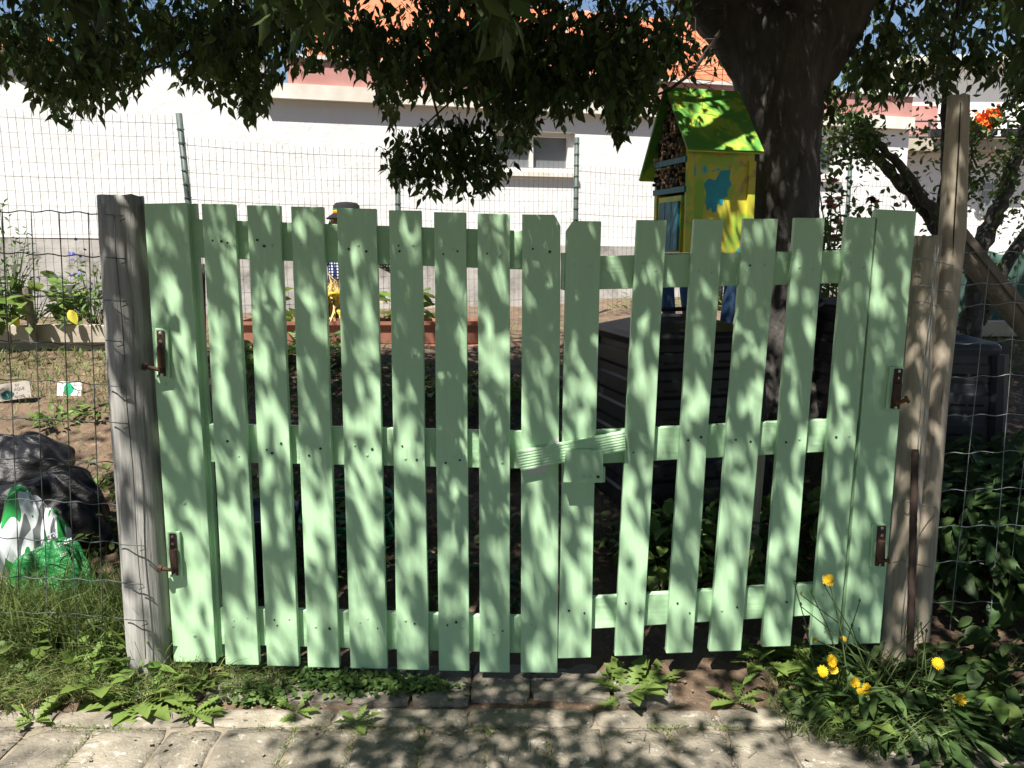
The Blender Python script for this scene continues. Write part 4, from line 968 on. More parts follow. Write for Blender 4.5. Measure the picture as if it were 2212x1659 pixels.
for z_, m_ in ((.014, 'orange_bright'), (.026, 'petal_yellow'), (.038, 'hose_green')): part('hat_band', MB().lathe((hp.x, SY, zh - .035 + z_), [(.1125, 0), (.113, .006), (.112, .011)], 20), m_, ht)
sh = MB(); rows = [(.06, -.26), (.16, -.3), (.18, -.4), (.17, -.5), (.18, -.6)]
sh.lathe((hp.x, SY, zh), [(r_, z_) for r_, z_ in rows][::-1], 18, 1, .6)
for sx in (-1, 1): sh.tube([(hp.x + sx * .12, SY, zh - .36), (hp.x + sx * .28, SY, zh - .4), (hp.x + sx * .42, SY - .02, zh - .48)], [.08, .07, .06], 10)
part('shirt', sh, 'polka', scw, smooth=True)
P_ = []; D_ = []
for k in range(260):
    a = random.uniform(0, 6.28); P_.append((hp.x + .1 * math.cos(a) - .02, SY + .1 * math.sin(a), zh - .06 + random.uniform(-.04, .02))); D_.append((math.cos(a) * .35 + random.gauss(0, .12), math.sin(a) * .35, -1))
leaves('straw_hair', LANCE, P_, D_, rand_dirs(260), rng.uniform(.14, .26, 260), 'straw', scw, wid=.14)
P_ = np.array((hp.x - .07, SY - .18, zh - .62)) + rng.normal(0, .05, (220, 3)); D_ = rand_dirs(220, 1.4, .5)
leaves('straw_skirt', LANCE, P_, D_, rand_dirs(220), rng.uniform(.25, .5, 220), 'straw', scw, wid=.08)

# ------------------------------------------------------------------ bags, tub, hose, signs
def blob(c, size, seed, sharp=1.0, n1=36, n2=24, fold=.16):
    vs = []; fs = []
    for i in range(n2 + 1):
        ph = math.pi * i / n2
        for j in range(n1):
            t = 2 * math.pi * j / n1; d = Vector((math.sin(ph) * math.cos(t), math.sin(ph) * math.sin(t), math.cos(ph)))
            q_ = Vector((d.x * 1.0, d.y * 1.0, d.z * 2.2)); r_ = 1 + fold * .9 * noise.noise(d * 1.3 + Vector((seed, 0, 0))) + fold * .55 * (abs(noise.noise(q_ * 2.6 + Vector((seed, 5, d.x)))) - .2) + fold * .22 * abs(noise.noise(q_ * 6 + Vector((seed, 0, 9))))
            z = d.z * size[2] * r_
            vs.append(Vector(c) + Vector((d.x * size[0] * r_, d.y * size[1] * r_, max(z, -size[2] * .55))))
    for i in range(n2):
        for j in range(n1): fs.append((i * n1 + j, (i + 1) * n1 + j, (i + 1) * n1 + (j + 1) % n1, i * n1 + (j + 1) % n1))
    return MB().add(vs, fs)
def crumple(c, size, seed, jit=.07, n1=44, n2=18):
    r = random.Random(seed); vs = []; fs = []
    for i in range(n2 + 1):
        ph = math.pi * i / n2; tt = [1 + r.uniform(-jit, jit) for _ in range(n1)]
        for j in range(n1):
            t = 2 * math.pi * (j + r.uniform(-.3, .3)) / n1; ph2 = ph + (r.uniform(-.3, .3) * math.pi / n2 if 0 < i < n2 else 0)
            d = Vector((math.sin(ph2) * math.cos(t), math.sin(ph2) * math.sin(t), math.cos(ph2))); k = tt[j] * (1 + .35 * noise.noise(d * 1.4 + Vector((seed, 0, 0)))) * (1 + .07 * (1.3 - i / n2) * (abs(math.sin(t * 5.5 + 2.5 * noise.noise(d * 1.7 + Vector((0, seed, 0))))) - .6))
            if i in (0, n2): k = 1
            vs.append(Vector(c) + Vector((d.x * size[0] * k, d.y * size[1] * k, max(d.z * size[2] * k, -size[2] * .55))))
    for i in range(n2):
        for j in range(n1): fs.append((i * n1 + j, (i + 1) * n1 + j, (i + 1) * n1 + (j + 1) % n1, i * n1 + (j + 1) % n1))
    return MB().add(vs, fs)
def bag(u, v, y, size, label, seed, m):
    p = U(u, v, y); zb_ = gz(p.x, y); c = (p.x, y, zb_ + size[2] * .5)
    t = thing('rubbish_bag', label, 'bag', (p.x, y, zb_), 'sacks behind the left wire fence')
    o = part('sack', crumple(c, size, seed), m, t, smooth=True); ss = o.modifiers.new('soft', 'SUBSURF'); ss.levels = ss.render_levels = 2; return t, Vector(c)
t, c = bag(105, 1100, 3.55, (.29, .2, .22), 'big glossy black plastic sack slumped behind the wire', 3, 'bag_black')
t2, c2 = bag(40, 1000, 3.95, (.26, .2, .19), 'smaller black plastic sack lying farther behind the slumped one', 8, 'bag_black')
bagm = bpy.data.materials.new('bag_print'); bagm.use_nodes = True; T_ = bagm.node_tree
tc = T_.nodes.new('ShaderNodeTexCoord'); wv = T_.nodes.new('ShaderNodeTexNoise'); wv.inputs['Scale'].default_value = 7; wv.inputs['Detail'].default_value = .5; wv.inputs['Distortion'].default_value = 1.6
mp_ = T_.nodes.new('ShaderNodeMapping'); mp_.inputs['Rotation'].default_value = (0, .8, 0); mp_.inputs['Scale'].default_value = (1.5, 1, .6); T_.links.new(tc.outputs['Object'], mp_.inputs[0]); T_.links.new(mp_.outputs[0], wv.inputs[0])
rp = T_.nodes.new('ShaderNodeValToRGB'); rp.color_ramp.interpolation = 'CONSTANT'; rp.color_ramp.elements[0].color = (.02, .25, .05, 1); rp.color_ramp.elements[1].position = .5; rp.color_ramp.elements[1].color = (.74, .77, .78, 1); e_ = rp.color_ramp.elements.new(.66); e_.color = (.15, .16, .16, 1)
T_.links.new(wv.outputs[0], rp.inputs[0]); T_.links.new(rp.outputs[0], T_.nodes['Principled BSDF'].inputs['Base Color']); T_.nodes['Principled BSDF'].inputs['Roughness'].default_value = .33; MATS['bag_print'] = bagm
p = U(45, 1180, 3.12); zb_ = gz(p.x, 3.12); fb = thing('compost_bag', 'torn green and white printed compost bag crumpled in the grass behind the wire', 'bag', (p.x, 3.12, zb_), 'sacks behind the left wire fence')
o = part('sack', crumple((p.x + .03, 3.16, zb_ + .2), (.15, .10, .27), 21), 'bag_print', fb, smooth=True); o.modifiers.new('soft', 'SUBSURF').render_levels = 2
p2 = U(130, 1250, 3.08); o = part('sack_fold', crumple((p2.x - .01, 3.06, gz(p2.x, 3.1) + .12), (.15, .06, .19), 33, .1), 'bag_green', fb, smooth=True); o.modifiers.new('soft', 'SUBSURF').render_levels = 2; FOLD = o
def text_mesh(s_, size, loc, rot, m, parent, name='lettering', shear=0):
    cu = bpy.data.curves.new('t', 'FONT'); cu.body = s_; cu.size = size; cu.extrude = .0004; cu.shear = shear; cu.align_x = 'LEFT'
    to = bpy.data.objects.new('t', cu); COL.objects.link(to); bpy.context.view_layer.update()
    me = bpy.data.meshes.new_from_object(to.evaluated_get(bpy.context.evaluated_depsgraph_get())); bpy.data.objects.remove(to)
    o = link(name, me, m, parent); o.location = Vector(loc) - ORIG[parent.name]; o.rotation_euler = rot; return o
for s_, u, v, sz in (('ral', 108, 1163, .045), ('univers', 112, 1187, .04), ('tar', 128, 1205, .032)):
    o = text_mesh(s_, sz * .8, U(u, v, 3.0), (R(80), R(-22), 0), 'bag_white', fb); sw = o.modifiers.new('on_bag', 'SHRINKWRAP'); sw.target = FOLD; sw.wrap_method = 'PROJECT'; sw.use_project_y = False; sw.use_project_z = True; sw.use_negative_direction = True; sw.use_positive_direction = True; sw.offset = .002
def sign(u, v, y, w_, h_, rot, m, dabm, dab, texts, label):
    p = U(u, v, y); t = thing('plant_sign', label, 'sign', (p.x, y, gz(p.x, y)), 'hand lettered signs in the soil bed')
    Rm = Matrix.Rotation(R(-12), 3, 'X') @ Matrix.Rotation(rot, 3, 'Y')
    part('card', MB().box(p, (w_, .003, h_), Rm), m, t)
    part('stake', MB().tube([p + Vector((0, .012, 0)), Vector((p.x, y + .02, gz(p.x, y) - .05))], .004, 6), 'board_old', t)
    pts = [p + Rm @ Vector((dab[0] + dab[2] * math.cos(a) * (1 + .12 * math.sin(3 * a + 1)), -.0026, dab[1] + dab[3] * math.sin(a) * (1 + .1 * math.cos(4 * a)))) for a in np.linspace(0, 2 * math.pi, 18)[:-1]]
    part('paint_dab', MB().prism(pts, Rm @ Vector((0, .0006, 0))), dabm, t)
    for s_, x_, z_, sz in texts:
        o = text_mesh(s_, sz, p + Rm @ Vector((x_, -.0024, z_)), (0, 0, 0), 'ink' if m == 'card_white' else 'ink_dark', t)
        o.rotation_euler = (Rm @ Matrix.Rotation(R(90), 3, 'X')).to_euler()
k_ = 5.05 / 1770
sign(150, 841, 5.05, 53 * k_, 33 * k_, R(2), 'card_white', 'dab_green', (-.005, 0, .031, .041), [('CE', -.062, .022, .02), ('PL', -.062, -.004, .018), ('NOVA', .028, .02, .019), ('AS', .032, -.004, .018), ('PALE', .03, -.026, .018)], 'white card sign with green dab and pencil lettering in the soil bed')
sign(27, 845, 4.95, 78 * k_, 37 * k_, R(-9), 'card_grey', 'dab_teal', (-.035, -.02, .042, .026), [('aPL', -.075, .012, .026), ('SV', .02, .025, .024), ('AQUE', .012, .0, .024), ('V', .02, -.022, .02), ('FACES', .01, -.045, .02)], 'grey card sign with dark teal dab and scrawled lettering in the soil bed')
# navy tub
p = U(560, 1230, 3.3); zb_ = gz(p.x, 3.3); tub = thing('garden_tub', 'dark navy plastic tub standing behind the pickets of the wider leaf', 'tub', (p.x, 3.3, zb_))
part('body', MB().lathe((p.x, 3.3, zb_), [(.13, .0), (.175, .29), (.185, .30), (.185, .315), (.168, .315), (.165, .29), (.125, .03)], 28), 'navy', tub, smooth=True)
for sx in (-1, 1): part('handle', MB().tube([(p.x + sx * .18, 3.24, zb_ + .3), (p.x + sx * .2, 3.25, zb_ + .36), (p.x + sx * .2, 3.35, zb_ + .36), (p.x + sx * .18, 3.36, zb_ + .3)], .01, 6), 'navy', tub, smooth=True)
hs = MB(); cc = Vector((U(760, 1140, 3.55).x, 3.62, 0)); pts = []
for k in range(140):
    a = k * .22; r_ = .2 + .03 * math.sin(k * .37); q = cc + Vector((r_ * math.cos(a) * 1.1, r_ * .8 * math.sin(a), 0)); pts.append((q.x, q.y, gz(q.x, q.y) + .02 + .0012 * k))
for k in range(14): q = cc + Vector((.22 + .05 * k, -.1 - .02 * k + .03 * math.sin(k), 0)); pts.append((q.x, q.y, gz(q.x, q.y) + .02))
solo('garden_hose', hs.tube(pts, .0095, 7), 'hose_green', 'coiled green garden hose on the shaded soil behind the gate', 'hose', (cc.x, cc.y, gz(cc.x, cc.y)), smooth=True)
a = U(430, 570, 5.5); b = GR(432, 742); b = U(432, 742, 5.5)
solo('wooden_stake', MB().tube([(b.x, 5.5, b.z - .15), (a.x, 5.5, a.z - .1), (a.x, 5.5, a.z)], [.035, .034, .036], 10, jit=.05), 'bark_grey', 'dark rough stump-like stake between hinge board and first picket', 'stake', (b.x, 5.5, b.z), smooth=True)

# ------------------------------------------------------------------ plants
def grass_patch(name, label, pos, hmin, hmax, wd, m, lean=(.2, .9), seed=1, dry=0):
    P = np.array(pos); n = len(P); r = np.random.default_rng(seed)
    V_, F_ = blades(P, r.uniform(hmin, hmax, n), r.uniform(.6, 1.3, n) * wd, r.uniform(*lean, n), seed)
    o = link(name, npmesh(name, V_, F_), m, kind='stuff'); o['label'] = label; o['category'] = 'grass'; return o
def gpts(poly, n, ground=None):
    out = []; us = [p[0] for p in poly]; vs = [p[1] for p in poly]
    while len(out) < n:
        u, v = random.uniform(min(us), max(us)), random.uniform(min(vs), max(vs))
        if inpoly(u, v, poly):
            q = GR(u, v)
            if q.y < 2.5: q = Vector((0, 0, CAMZ)) + ray(u, v) * (CAMZ / -ray(u, v).z)
            out.append((q.x, q.y, q.z - .004))
    return out
pg = [(-80, 1330), (-80, 1555), (60, 1545), (160, 1520), (300, 1530), (420, 1520), (470, 1490), (470, 1440), (300, 1430), (260, 1330)]
grass_patch('grass', 'long green grass along the foot of the wire fence by the bags', gpts(pg, 5200), .05, .17, .0042, 'grass', (.3, 1.2), 2)
grass_patch('grass', 'straw coloured dry blades among the grass by the wire fence', gpts(pg, 1500), .04, .14, .0034, 'grass_dry', (.5, 1.3), 3)
bk = [(random.uniform(-2.4, -1.28), random.uniform(2.72, 3.1)) for _ in range(2600)]
grass_patch('grass', 'tall grass behind the wire fence around the compost bag', [(x_, y_, gz(x_, y_)) for x_, y_ in bk], .1, .34, .005, 'grass', (.2, 1.0), 4)
bk = [(random.uniform(-1.95, -1.36), random.uniform(2.74, 3.05)) for _ in range(1100)]
grass_patch('grass', 'tallest bright grass and stalks between the printed bag and the stout post', [(x_, y_, gz(x_, y_)) for x_, y_ in bk], .2, .46, .0055, 'grass', (.15, .8), 14)
bk = []
while len(bk) < 5200:
    x_, y_ = random.uniform(-4, 4), random.uniform(3.3, 7.5)
    if noise.noise(Vector((x_ * 1.3, y_ * 1.3, 2))) + .35 * (y_ > 5.2) > .08: bk.append((x_, y_))
grass_patch('grass', 'short weedy grass scattered over the garden soil', [(x_, y_, gz(x_, y_)) for x_, y_ in bk], .02, .085, .005, 'grass', (.4, 1.4), 5)
bk = [(random.uniform(-3.9, -1.6), random.uniform(4.9, 5.7)) for _ in range(1900)] + [(random.uniform(2.3, 5), random.uniform(5.4, 7.2)) for _ in range(2600)]
grass_patch('grass', 'sunlit low grass in front of the concrete bed edging', [(x_, y_, gz(x_, y_)) for x_, y_ in bk], .03, .11, .007, 'grass', (.4, 1.3), 6)
jp = []
for k in range(3000):
    x_ = random.choice(jx) + random.gauss(0, .008); y_ = random.uniform(2.1, 2.4) if random.random() < .6 else 2.405 + random.gauss(0, .008)
    if y_ > 2.4: x_ = random.uniform(-1.8, 1.8)
    if noise.noise(Vector((x_ * 2.5, y_ * 2, 8))) > .02: jp.append((x_, y_, -.01))
grass_patch('grass', 'tiny tufts of grass growing in the paving joints', jp, .015, .05, .003, 'grass', (.5, 1.5), 9)
grass_patch('grass', 'tufts of blue green grass under the wider gate leaf', gpts([(480, 1455), (480, 1515), (630, 1500), (640, 1445), (560, 1440)], 700), .04, .12, .003, 'grass', (.5, 1.2), 10)
grass_patch('grass', 'fine grass under the yellow flowers at the right post', gpts([(1650, 1470), (1700, 1590), (1900, 1640), (2080, 1620), (2120, 1500), (1980, 1420), (1750, 1410)], 1700), .04, .13, .0035, 'grass', (.4, 1.2), 11)

def herb(name, label, cat, base, leaf, n, size, spread, height, m, group=None, up=.6, stems=0, wid=1.0, tilt=.8, seed=None):
    """leafy plant: leaves spread over a dome above base, with stems"""
    r = np.random.default_rng(seed if seed is not None else random.randint(0, 9999)); t = thing(name, label, cat, base, group); b = np.array(base)
    a = r.uniform(0, 6.28, n); rad = np.sqrt(r.uniform(0, 1, n)) * spread; hh = r.uniform(.1, 1, n) * height * (1 - .5 * (rad / spread) ** 2)
    T = b + np.stack([np.cos(a) * rad, np.sin(a) * rad, hh], 1); D = np.stack([np.cos(a) * tilt + r.normal(0, .4, n), np.sin(a) * tilt + r.normal(0, .4, n), r.normal(up - .5, .4, n)], 1)
    N_ = np.stack([r.normal(0, .35, n), r.normal(0, .35, n), np.ones(n)], 1)
    leaves('foliage', leaf, T, D, N_, r.uniform(.7, 1.25, n) * size, m, t, wid=wid, kind='stuff')
    sm_ = MB(); ns = stems or max(3, n // 8)
    for i in range(ns):
        q = Vector(T[i * (n // ns)]) if n >= ns else Vector(T[i % n]); bb = Vector(base) + Vector((random.gauss(0, spread * .15), random.gauss(0, spread * .15), -.02)); sm_.tube([bb, bb.lerp(q, .5) + Vector((0, 0, height * .1)), q], [.004, .003, .002], 4, False)
    part('stems', sm_, 'stem', t); return t
def rosette(label, u, v, n, size, m='weed', group='dandelion rosettes', y=None):
    q = GR(u, v)
    if q.y < 2.52: d = ray(u, v); q = Vector((0, 0, CAMZ)) + d * (CAMZ / -d.z)
    t = thing('dandelion', label, 'plant', (q.x, q.y, q.z - .01), group); r = np.random.default_rng(int(u + v))
    for i in range(n):
        a = 6.28 * i / n * 2.4 + r.uniform(-.3, .3); d = Vector((math.cos(a), math.sin(a), r.uniform(.15, 1.1)))
        L_ = size * r.uniform(.7, 1.2); P, F = inst(LOBED, [tuple(q)], [tuple(d)], [(0, 0, 1)], [L_], r.uniform(.8, 1.3))
        link('leaf', npmesh('leaf', P - np.array(q - Vector((0, 0, .01))), [F]), m, t)
    return t
rosette('fresh lobed dandelion in the wide gap below the narrower gate leaf', 1355, 1500, 26, .14)
rosette('small dandelion beside the larger rosette on the threshold', 1420, 1478, 12, .09)
rosette('dandelion growing through grass at the foot of the stout post', 300, 1520, 22, .17)
rosette('dandelion pressed against the bottom of the hinge board', 425, 1470, 22, .13)
rosette('broad dandelion spilling from grass onto the paving', 215, 1490, 14, .19)
rosette('ragged dandelion rooted at the paving edge below the hinge board', 420, 1545, 16, .09)
rosette('little dandelion in a joint beside the long grass', 75, 1560, 10, .09)
rosette('small dandelion on the kerbstones below the third picket', 640, 1540, 10, .07)
rosette('tiny dandelion on the kerb line below the clover', 770, 1565, 12, .07)
rosette('flat dandelion on the threshold near the yellow flowers', 1590, 1520, 12, .1)
rosette('pale lobed weed against the pickets left of the yellow flowers'.replace('left of', 'next to'), 1650, 1430, 12, .15)
rosette('large lobed weed at the edge of the yellow flower clump', 1760, 1500, 26, .16)
rosette('lobed weed leaning over the pavement under the yellow flowers', 1850, 1560, 24, .15)
rosette('tall lobed weed against the last pickets before the hinge board', 1770, 1440, 20, .2)
for (u, v, ru, rv, n) in ((760, 1492, 110, 26, 900), (900, 1500, 90, 18, 420), (690, 1478, 60, 22, 300), (560, 1515, 90, 18, 300)):
    q = GR(u, v); T = []
    for i in range(n):
        while True:
            uu, vv = random.gauss(u, ru * .5), random.gauss(v, rv * .5); g_ = GR(uu, vv)
            if g_.y > 2.5 and g_.y < 2.9: break
        T.append((g_.x, g_.y, g_.z + random.uniform(.005, .045)))
    o = leaves('clover', ROUND, T, rand_dirs(n, 0, 1), np.stack([rng.normal(0, .3, n), rng.normal(0, .3, n), np.ones(n)], 1), rng.uniform(.012, .024, n), 'clover', None, (0, 0, 0), kind='stuff')
    o['label'] = 'low mat of small clover leaves along the gate threshold'; o['category'] = 'ground cover'
# rounded weed leaves in the left grass
for i, (u, v, s_) in enumerate(((230, 1365, .07), (80, 1370, .1), (60, 1190, .09), (200, 1420, .07), (20, 1440, .08), (120, 1400, .06), (215, 1440, .06))):
    q = GR(u, v + 60)
    herb('mallow', ['round leafed mallow touching the stout post', 'pale mallow poking through the wire grid by the bag', 'mallow shoot in front of the printed compost bag', 'mallow low in the grass beside the post foot', 'mallow at the outer end of the grass', 'small mallow between grass tufts below the wires', 'mallow with yellowish leaves over the dandelion'][i], 'plant', (q.x, q.y, q.z), SCALLOP, 12, s_ * .62, .1, .19, 'weed', 'mallow weeds in the grass', tilt=.6, up=.7)
# yellow hawkbit
hb = GR(1900, 1520); hk = thing('hawkbit', 'hawkbit clump with yellow daisy-like flowers before the right hand posts'.replace('right hand', 'paired'), 'plant', (hb.x, hb.y, hb.z))
st_ = MB(); fl = [(1790, 1253, 14), (1797, 1427, 13), (1777, 1450, 13), (1801, 1447, 10), (1846, 1474, 12), (1872, 1488, 12), (1858, 1494, 8), (2026, 1433, 13), (2075, 1511, 13), (1760, 1382, 6), (1822, 1380, 7)]
for u, v, r_ in fl:
    y = hb.y - (random.uniform(.10, .2) if v > 1400 else 0); c = U(u, v, y); rr_ = r_ / 690
    n = 20; a = np.linspace(0, 6.28, n, endpoint=False); tilt = Vector((random.gauss(0, .4), -1.0, .7 + random.gauss(0, .3))).normalized(); s1 = tilt.orthogonal().normalized(); s2_ = tilt.cross(s1)
    T = []; D = []
    for k in range(n * 2):
        an = 6.28 * k / n + (k >= n) * .1; dd = s1 * math.cos(an) + s2_ * math.sin(an) + tilt * (.18 if k < n else .7); T.append(tuple(c)); D.append(tuple(dd))
    Ls = np.concatenate([rng.uniform(.9, 1.1, n) * rr_, rng.uniform(.5, .7, n) * rr_])
    f_ = leaves('flower', PETAL, T, D, [tuple(tilt)] * (2 * n), Ls, 'petal_yellow', hk, wid=1.05)
    root = hb + Vector((random.gauss(0, .08), random.gauss(0, .04), 0)); st_.tube([root, root.lerp(c, .5) + Vector((0, 0, .05)), c], [.0028, .0024, .002], 5, False)
for k in range(16):
    u, v = random.choice([(1840, 1330), (1880, 1300), (2030, 1370), (1990, 1330), (1725, 1270), (1750, 1290), (1900, 1390), (2000, 1360)]); c = U(u + random.gauss(0, 14), v + random.gauss(0, 14), hb.y + random.uniform(-.05, .05)); root = hb + Vector((random.gauss(0, .1), random.gauss(0, .04), 0))
    st_.tube([root, root.lerp(c, .6) + Vector((0, 0, .03)), c, c + Vector((0, 0, .006)), c + Vector((0, 0, .014))], [.0024, .002, .0016, .005, .002], 5, False)
part('stems', st_, 'stem', hk, smooth=True)
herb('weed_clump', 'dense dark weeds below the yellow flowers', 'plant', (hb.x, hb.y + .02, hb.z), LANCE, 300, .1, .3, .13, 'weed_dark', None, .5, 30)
herb('weed_clump', 'leafy weeds between the gate foot and the yellow flowers', 'plant', tuple(GR(1720, 1470)), LOBED, 60, .09, .18, .12, 'weed', None, .6)
herb('weed_clump', 'low weeds over the paving edge beyond the yellow flowers', 'plant', tuple(GR(2010, 1560)), LANCE, 260, .1, .28, .1, 'weed_dark', None, .5)
# dark leafy shrubs behind the galvanised fence
for i, (u, y, h_, sp, n) in enumerate(((2060, 3.25, .46, .3, 360), (2190, 3.2, .56, .34, 420), (2330, 3.3, .75, .4, 400), (2150, 3.75, .42, .4, 300))):
    p = U(u, 1300, y)
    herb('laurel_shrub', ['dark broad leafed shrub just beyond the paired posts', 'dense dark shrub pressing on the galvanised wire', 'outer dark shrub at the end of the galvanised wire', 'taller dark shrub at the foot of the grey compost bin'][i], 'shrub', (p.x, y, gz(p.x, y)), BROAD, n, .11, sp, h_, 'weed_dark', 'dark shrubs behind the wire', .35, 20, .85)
for i, (u, v) in enumerate(((2120, 1500), (2200, 1560), (2180, 1430))):
    q = GR(u, v); herb('laurel_shoot', ['low broad leafed shoot in front of the wire by the posts', 'bright broad leafed shoot at the pavement edge', 'broad leafed shoot leaning through the galvanised wire'][i], 'plant', (q.x, q.y, q.z), BROAD, 60, .075, .2, .2, 'weed_dark' if i != 1 else 'weed', None, .4)
# shaded plants behind the gate
k = 0
gl = ['leafy greens in front of the sunlit trough', 'leafy greens below the scarecrow trough', 'weeds beside the coiled hose', 'weeds at the foot of the compost bin', 'weeds on the shaded soil by the navy tub', 'tall weeds before the compost bin', 'weeds under the latch side pickets', 'broad weed near the big tree roots', 'weeds by the wooden stake', 'weeds between tub and hinge board', 'weeds in deep shade under the tree', 'weed clump behind the narrower leaf']
for u, v, y, s_, sp, h_, n in ((560, 760, 5.4, .12, .28, .26, 110), (700, 760, 5.6, .1, .25, .2, 80), (790, 1080, 3.75, .07, .2, .14, 90), (1330, 1180, 3.55, .07, .2, .2, 110), (520, 1080, 3.7, .08, .22, .2, 110), (1450, 1250, 3.3, .09, .18, .36, 110), (1140, 900, 4.4, .08, .3, .2, 150), (1740, 1150, 3.6, .1, .2, .2, 70), (1600, 1200, 3.3, .08, .2, .26, 100), (445, 1050, 3.6, .07, .14, .25, 70), (1000, 800, 5.2, .08, .35, .2, 150), (1480, 1190, 3.5, .08, .2, .3, 90)):
    p = U(u, v, y); herb('garden_weed', gl[k], 'plant', (p.x, y, gz(p.x, y)), BROAD if k % 3 else OVATE, n, s_, sp, h_, 'weed', None, .5); k += 1
for u, v, y, lab in ((225, 1060, 3.5, 'leafy weeds crowding between the black sacks and the stout post'), (180, 960, 3.9, 'pale weeds at the soil edge behind the black sacks'), (120, 900, 4.7, 'small seedlings below the white card sign'), (215, 880, 4.8, 'weeds on the bare soil near the stout post')):
    p = U(u, v, y); herb('garden_weed', lab, 'plant', (p.x, y, gz(p.x, y)), OVATE, 70, .06, .16, .2 if y < 4 else .07, 'weed', None, .6)
T = []
while len(T) < 4200:
    x_, y_ = random.uniform(-1.4, 2.4), random.uniform(3.0, 5.6)
    if noise.noise(Vector((x_ * 1.9, y_ * 1.9, 4))) > -.12: T.append((x_, y_, gz(x_, y_) + random.uniform(.0, .07)))
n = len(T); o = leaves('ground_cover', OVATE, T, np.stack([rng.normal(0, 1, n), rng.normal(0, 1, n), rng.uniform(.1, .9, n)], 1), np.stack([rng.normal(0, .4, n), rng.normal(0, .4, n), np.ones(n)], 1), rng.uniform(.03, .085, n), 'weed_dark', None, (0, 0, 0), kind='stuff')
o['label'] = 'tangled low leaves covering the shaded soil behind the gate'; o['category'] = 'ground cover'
for i, (u, v) in enumerate(((265, 1440), (175, 1400), (330, 1470))):
    q = GR(u, v); herb('tall_weed', ['tall bright weed against the foot of the stout post', 'tall bright weed rising through the lowest wires', 'bushy bright weed at the corner of post and hinge board'][i], 'plant', tuple(q), LANCE if i else LOBED, 70, .085, .1, .2, 'weed', None, .9)
# arum lilies and other plants above the concrete edging
def atbed(u, y=5.95): p = U(u, 690, y); return (p.x, y, U(u, 702, 5.75).z - .02)
ar = herb('arum_lily', 'arum lily clump with two white flowers above the concrete edging', 'plant', atbed(75), BROAD, 70, .17, .3, .4, 'weed', None, .5)
for u, v in ((30, 573), (150, 617)):
    c = U(u, v, 5.85); mbf = MB().lathe(c + Vector((0, 0, -.07)), [(.006, -.02), (.012, .02), (.022, .055), (.055, .075), (.06, .078)], 14); part('flower', mbf, 'petal_white', ar, smooth=True)
    part('stalk', MB().tube([c + Vector((0, 0, -.08)), Vector(atbed(75)) + Vector((random.gauss(0, .08), 0, 0))], .007, 6), 'stem', ar)
for q_, d_, l_ in ((U(150, 670, 5.7), (.5, -.3, -.8), .11), (U(30, 680, 5.7), (.3, -.2, -1), .09), (U(40, 668, 5.7), (.6, 0, -.4), .08)): leaves('yellow_leaf', BROAD, [tuple(q_)], [d_], [(.3, -1, .3)], [l_], 'leaf_yellow', ar)
herb('wispy_shrub', 'tall wispy shrub with tiny leaves rising before the white wall', 'shrub', atbed(20, 5.9), OVATE_S, 330, .045, .22, .95, 'leaf_small', None, .7, 30)
bo = herb('borage', 'grey green borage with small blue flowers beside the stout post', 'plant', atbed(205, 5.95), LANCE, 330, .075, .24, .55, 'leaf_small', None, .6, 20)
T = np.array(atbed(195)) + rng.normal(0, .1, (16, 3)) + np.array((0, 0, .38)); leaves('flowers', ROUND, T, rand_dirs(16), rand_dirs(16), np.full(16, .025), 'petal_blue', bo)
herb('fuchsia_bush', 'low dense bush at the outer end of the bed edging', 'shrub', atbed(-60, 5.9), OVATE_S, 400, .06, .35, .5, 'leaf_small', None, .5)
p = atbed(70, 5.7); dk = MB().tube([(p[0], p[1], p[2] - .1), (p[0] - .02, p[1], p[2] + .28)], [.03, .028], 8)
solo('wooden_stake', dk, 'board_old', 'short stake standing among the arum lilies', 'stake', p)
for u, y, lab in ((640, 6.5, 'big leafed squash plant with yellowing leaves behind the trough'), (745, 6.6, 'yellowing plant at the feet of the scarecrow'), (875, 6.7, 'broad leafed plant throwing shadow on the wall plinth')):
    p = U(u, 690, y); herb('squash_plant', lab, 'plant', (p.x, y, gz(p.x, y)), BROAD, 26, .2, .2, .45, 'leaf_yellow' if u == 745 else 'weed', None, .5)
pl_ = U(1300, 690, 8.7)
for u, y, lab in ((1400, 8.4, 'seedlings along the foot of the wall near the window post'), (1600, 8.6, 'seedlings along the foot of the wall behind the hotel legs')):
    p = U(u, 690, y); herb('wall_weed', lab, 'plant', (p.x, y, gz(p.x, y)), LANCE, 90, .08, .4, .2, 'weed', None, .8)

# roses
def rose(name, c, r_, m, parent, n=26):
    T = []; D = []; N_ = []
    for k in range(n):
        a = k * 2.4; t = (k / n); d = Vector((math.cos(a) * (.25 + t), math.sin(a) * (.25 + t), 1.1 - t * .9)); T.append(tuple(c)); D.append(tuple(d)); N_.append((-math.cos(a), -math.sin(a), .6))
    leaves(name, ROUND, T, D, N_, np.linspace(.6, 1, n) * r_, m, parent)
ros = [('rose bush with pale pink blooms beside the big trunk', [(1765, 380, 'petal_pink'), (1800, 395, 'petal_pink'), (1755, 410, 'petal_pink'), (1792, 440, 'petal_pink'), (1795, 450, 'petal_pink')], 1780, 4.9), ('rose bush with dark red and bright pink blooms near the grey fence post', [(1882, 434, 'petal_red'), (1812, 433, 'petal_pink'), (1890, 440, 'petal_red')], 1845, 5.6), ('low pink rose glimpsed between the top of two pickets', [(1795, 500, 'petal_pink'), (1802, 515, 'petal_pink'), (1797, 520, 'petal_pink'), (1810, 485, 'petal_pink')], 1790, 5.3)]
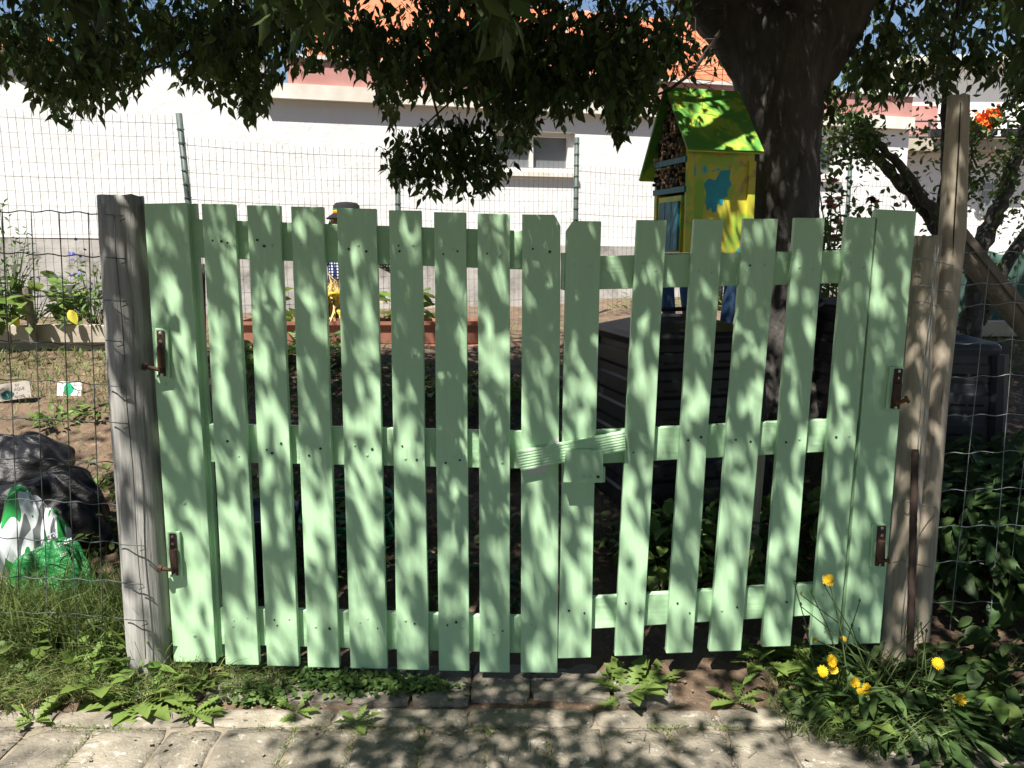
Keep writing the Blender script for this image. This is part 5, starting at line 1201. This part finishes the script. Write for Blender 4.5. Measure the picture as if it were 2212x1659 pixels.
for lab, blooms, u, y in ros:
    p = U(u, 690, y + .45); base = (p.x, y + .45, gz(p.x, y + .45)); vmin = min(b_[1] for b_ in blooms); h_ = U(u, vmin, y + .45).z - base[2]
    t = thing('rose_bush', lab, 'shrub', base, None); n = 420
    T = np.array(base) + np.stack([rng.normal(0, .13, n), rng.normal(0, .12, n), rng.uniform(.25, 1, n) * h_], 1)
    leaves('foliage', OVATE_S, T, rand_dirs(n, .2), np.stack([rng.normal(0, .5, n), rng.normal(0, .5, n), np.ones(n)], 1), rng.uniform(.04, .07, n), 'leaf_small', t, kind='stuff')
    sm_ = MB()
    for (uu, vv, mm) in blooms:
        c = U(uu, vv, y + .4); rose('bloom', c, .05, mm, t); sm_.tube([Vector(base), Vector(base).lerp(c, .5) + Vector((random.gauss(0, .04), 0, 0)), c], [.008, .006, .004], 5, False)
    part('canes', sm_, 'stem', t, smooth=True)
# plum trees with rough dark stems
def plum(label, stems, lf, base, clusters):
    t = thing('plum_tree', label, 'tree', base, 'small plum trees'); mb = MB()
    for pts, y, r0, r1 in stems:
        P = [U(u, v, y) for u, v in pts]; Q = []; 
        for i in range(len(P) - 1):
            for k in range(5): Q.append(P[i].lerp(P[i + 1], k / 5) + Vector((random.gauss(0, .006), random.gauss(0, .006), random.gauss(0, .006))))
        Q.append(P[-1]); n = len(Q); mb.tube(Q, [(r0 + (r1 - r0) * i / (n - 1)) * random.uniform(.88, 1.15) for i in range(n)], 9, jit=.12)
    part('trunk', mb, 'bark_grey', t, smooth=True)
    T = []
    for (u, v, ru, rv, n, y) in clusters:
        for k in range(n): T.append(tuple(U(random.gauss(u, ru), random.gauss(v, rv), y + random.gauss(0, .15))))
    # leaf spurs along the stems
    for pts, y, r0, r1 in stems:
        for k in range(lf):
            i = random.randrange(len(pts) - 1); f = random.random(); u = pts[i][0] + (pts[i + 1][0] - pts[i][0]) * f; v = pts[i][1] + (pts[i + 1][1] - pts[i][1]) * f
            T.append(tuple(U(random.gauss(u, 14), random.gauss(v, 12), y + random.gauss(0, .06))))
    n = len(T); leaves('crown', OVATE_S, T, rand_dirs(n, .1), rand_dirs(n), rng.uniform(.03, .06, n), 'leaf_small', t, kind='stuff'); return t
Y1 = 5.9; bp = U(2045, 720, Y1)
plum('plum tree with two dark stems slanting up from behind the tall pale pole', [([(2048, 760), (2040, 600), (2030, 500), (1990, 440), (1930, 380), (1880, 325), (1850, 290)], Y1, .062, .03), ([(2040, 560), (2028, 475), (1985, 410), (1930, 340), (1880, 290), (1860, 265)], Y1 - .1, .042, .018), ([(2030, 470), (2045, 330), (2040, 200), (2030, 60)], Y1 + .1, .035, .02), ([(1890, 340), (1845, 335), (1800, 355), (1770, 345)], Y1 - .1, .012, .006), ([(2060, 430), (2100, 400), (2130, 375)], Y1, .012, .006), ([(2075, 220), (2090, 300), (2110, 360)], Y1, .01, .006)], 70, (bp.x, Y1, gz(bp.x, Y1)), [(1850, 290, 26, 30, 420, Y1 - .1), (1890, 330, 20, 20, 120, Y1), (1960, 390, 25, 20, 60, Y1), (2000, 300, 25, 40, 110, Y1), (2090, 320, 14, 50, 150, Y1), (2090, 400, 20, 22, 90, Y1), (1800, 310, 22, 30, 120, Y1), (1830, 250, 30, 12, 90, Y1)])
Y2 = 6.1; bp = U(2108, 720, Y2)
plum('plum tree with a leaning rough stem beyond the sloping brace', [([(2095, 740), (2105, 620), (2112, 545), (2150, 470), (2175, 400), (2200, 330), (2230, 250)], Y2, .07, .045), ([(2112, 700), (2180, 560), (2260, 440)], Y2 + .1, .05, .04)], 150, (bp.x, Y2, gz(bp.x, Y2)), [(2190, 330, 18, 40, 140, Y2), (2170, 440, 20, 40, 120, Y2), (2215, 240, 26, 40, 160, Y2), (2150, 350, 14, 20, 60, Y2)])
n_tri = sum(len(o.data.polygons) for o in bpy.data.objects if o.type == 'MESH'); print('objects', len(bpy.data.objects), 'faces', n_tri, 'tree leaves', len(LT))
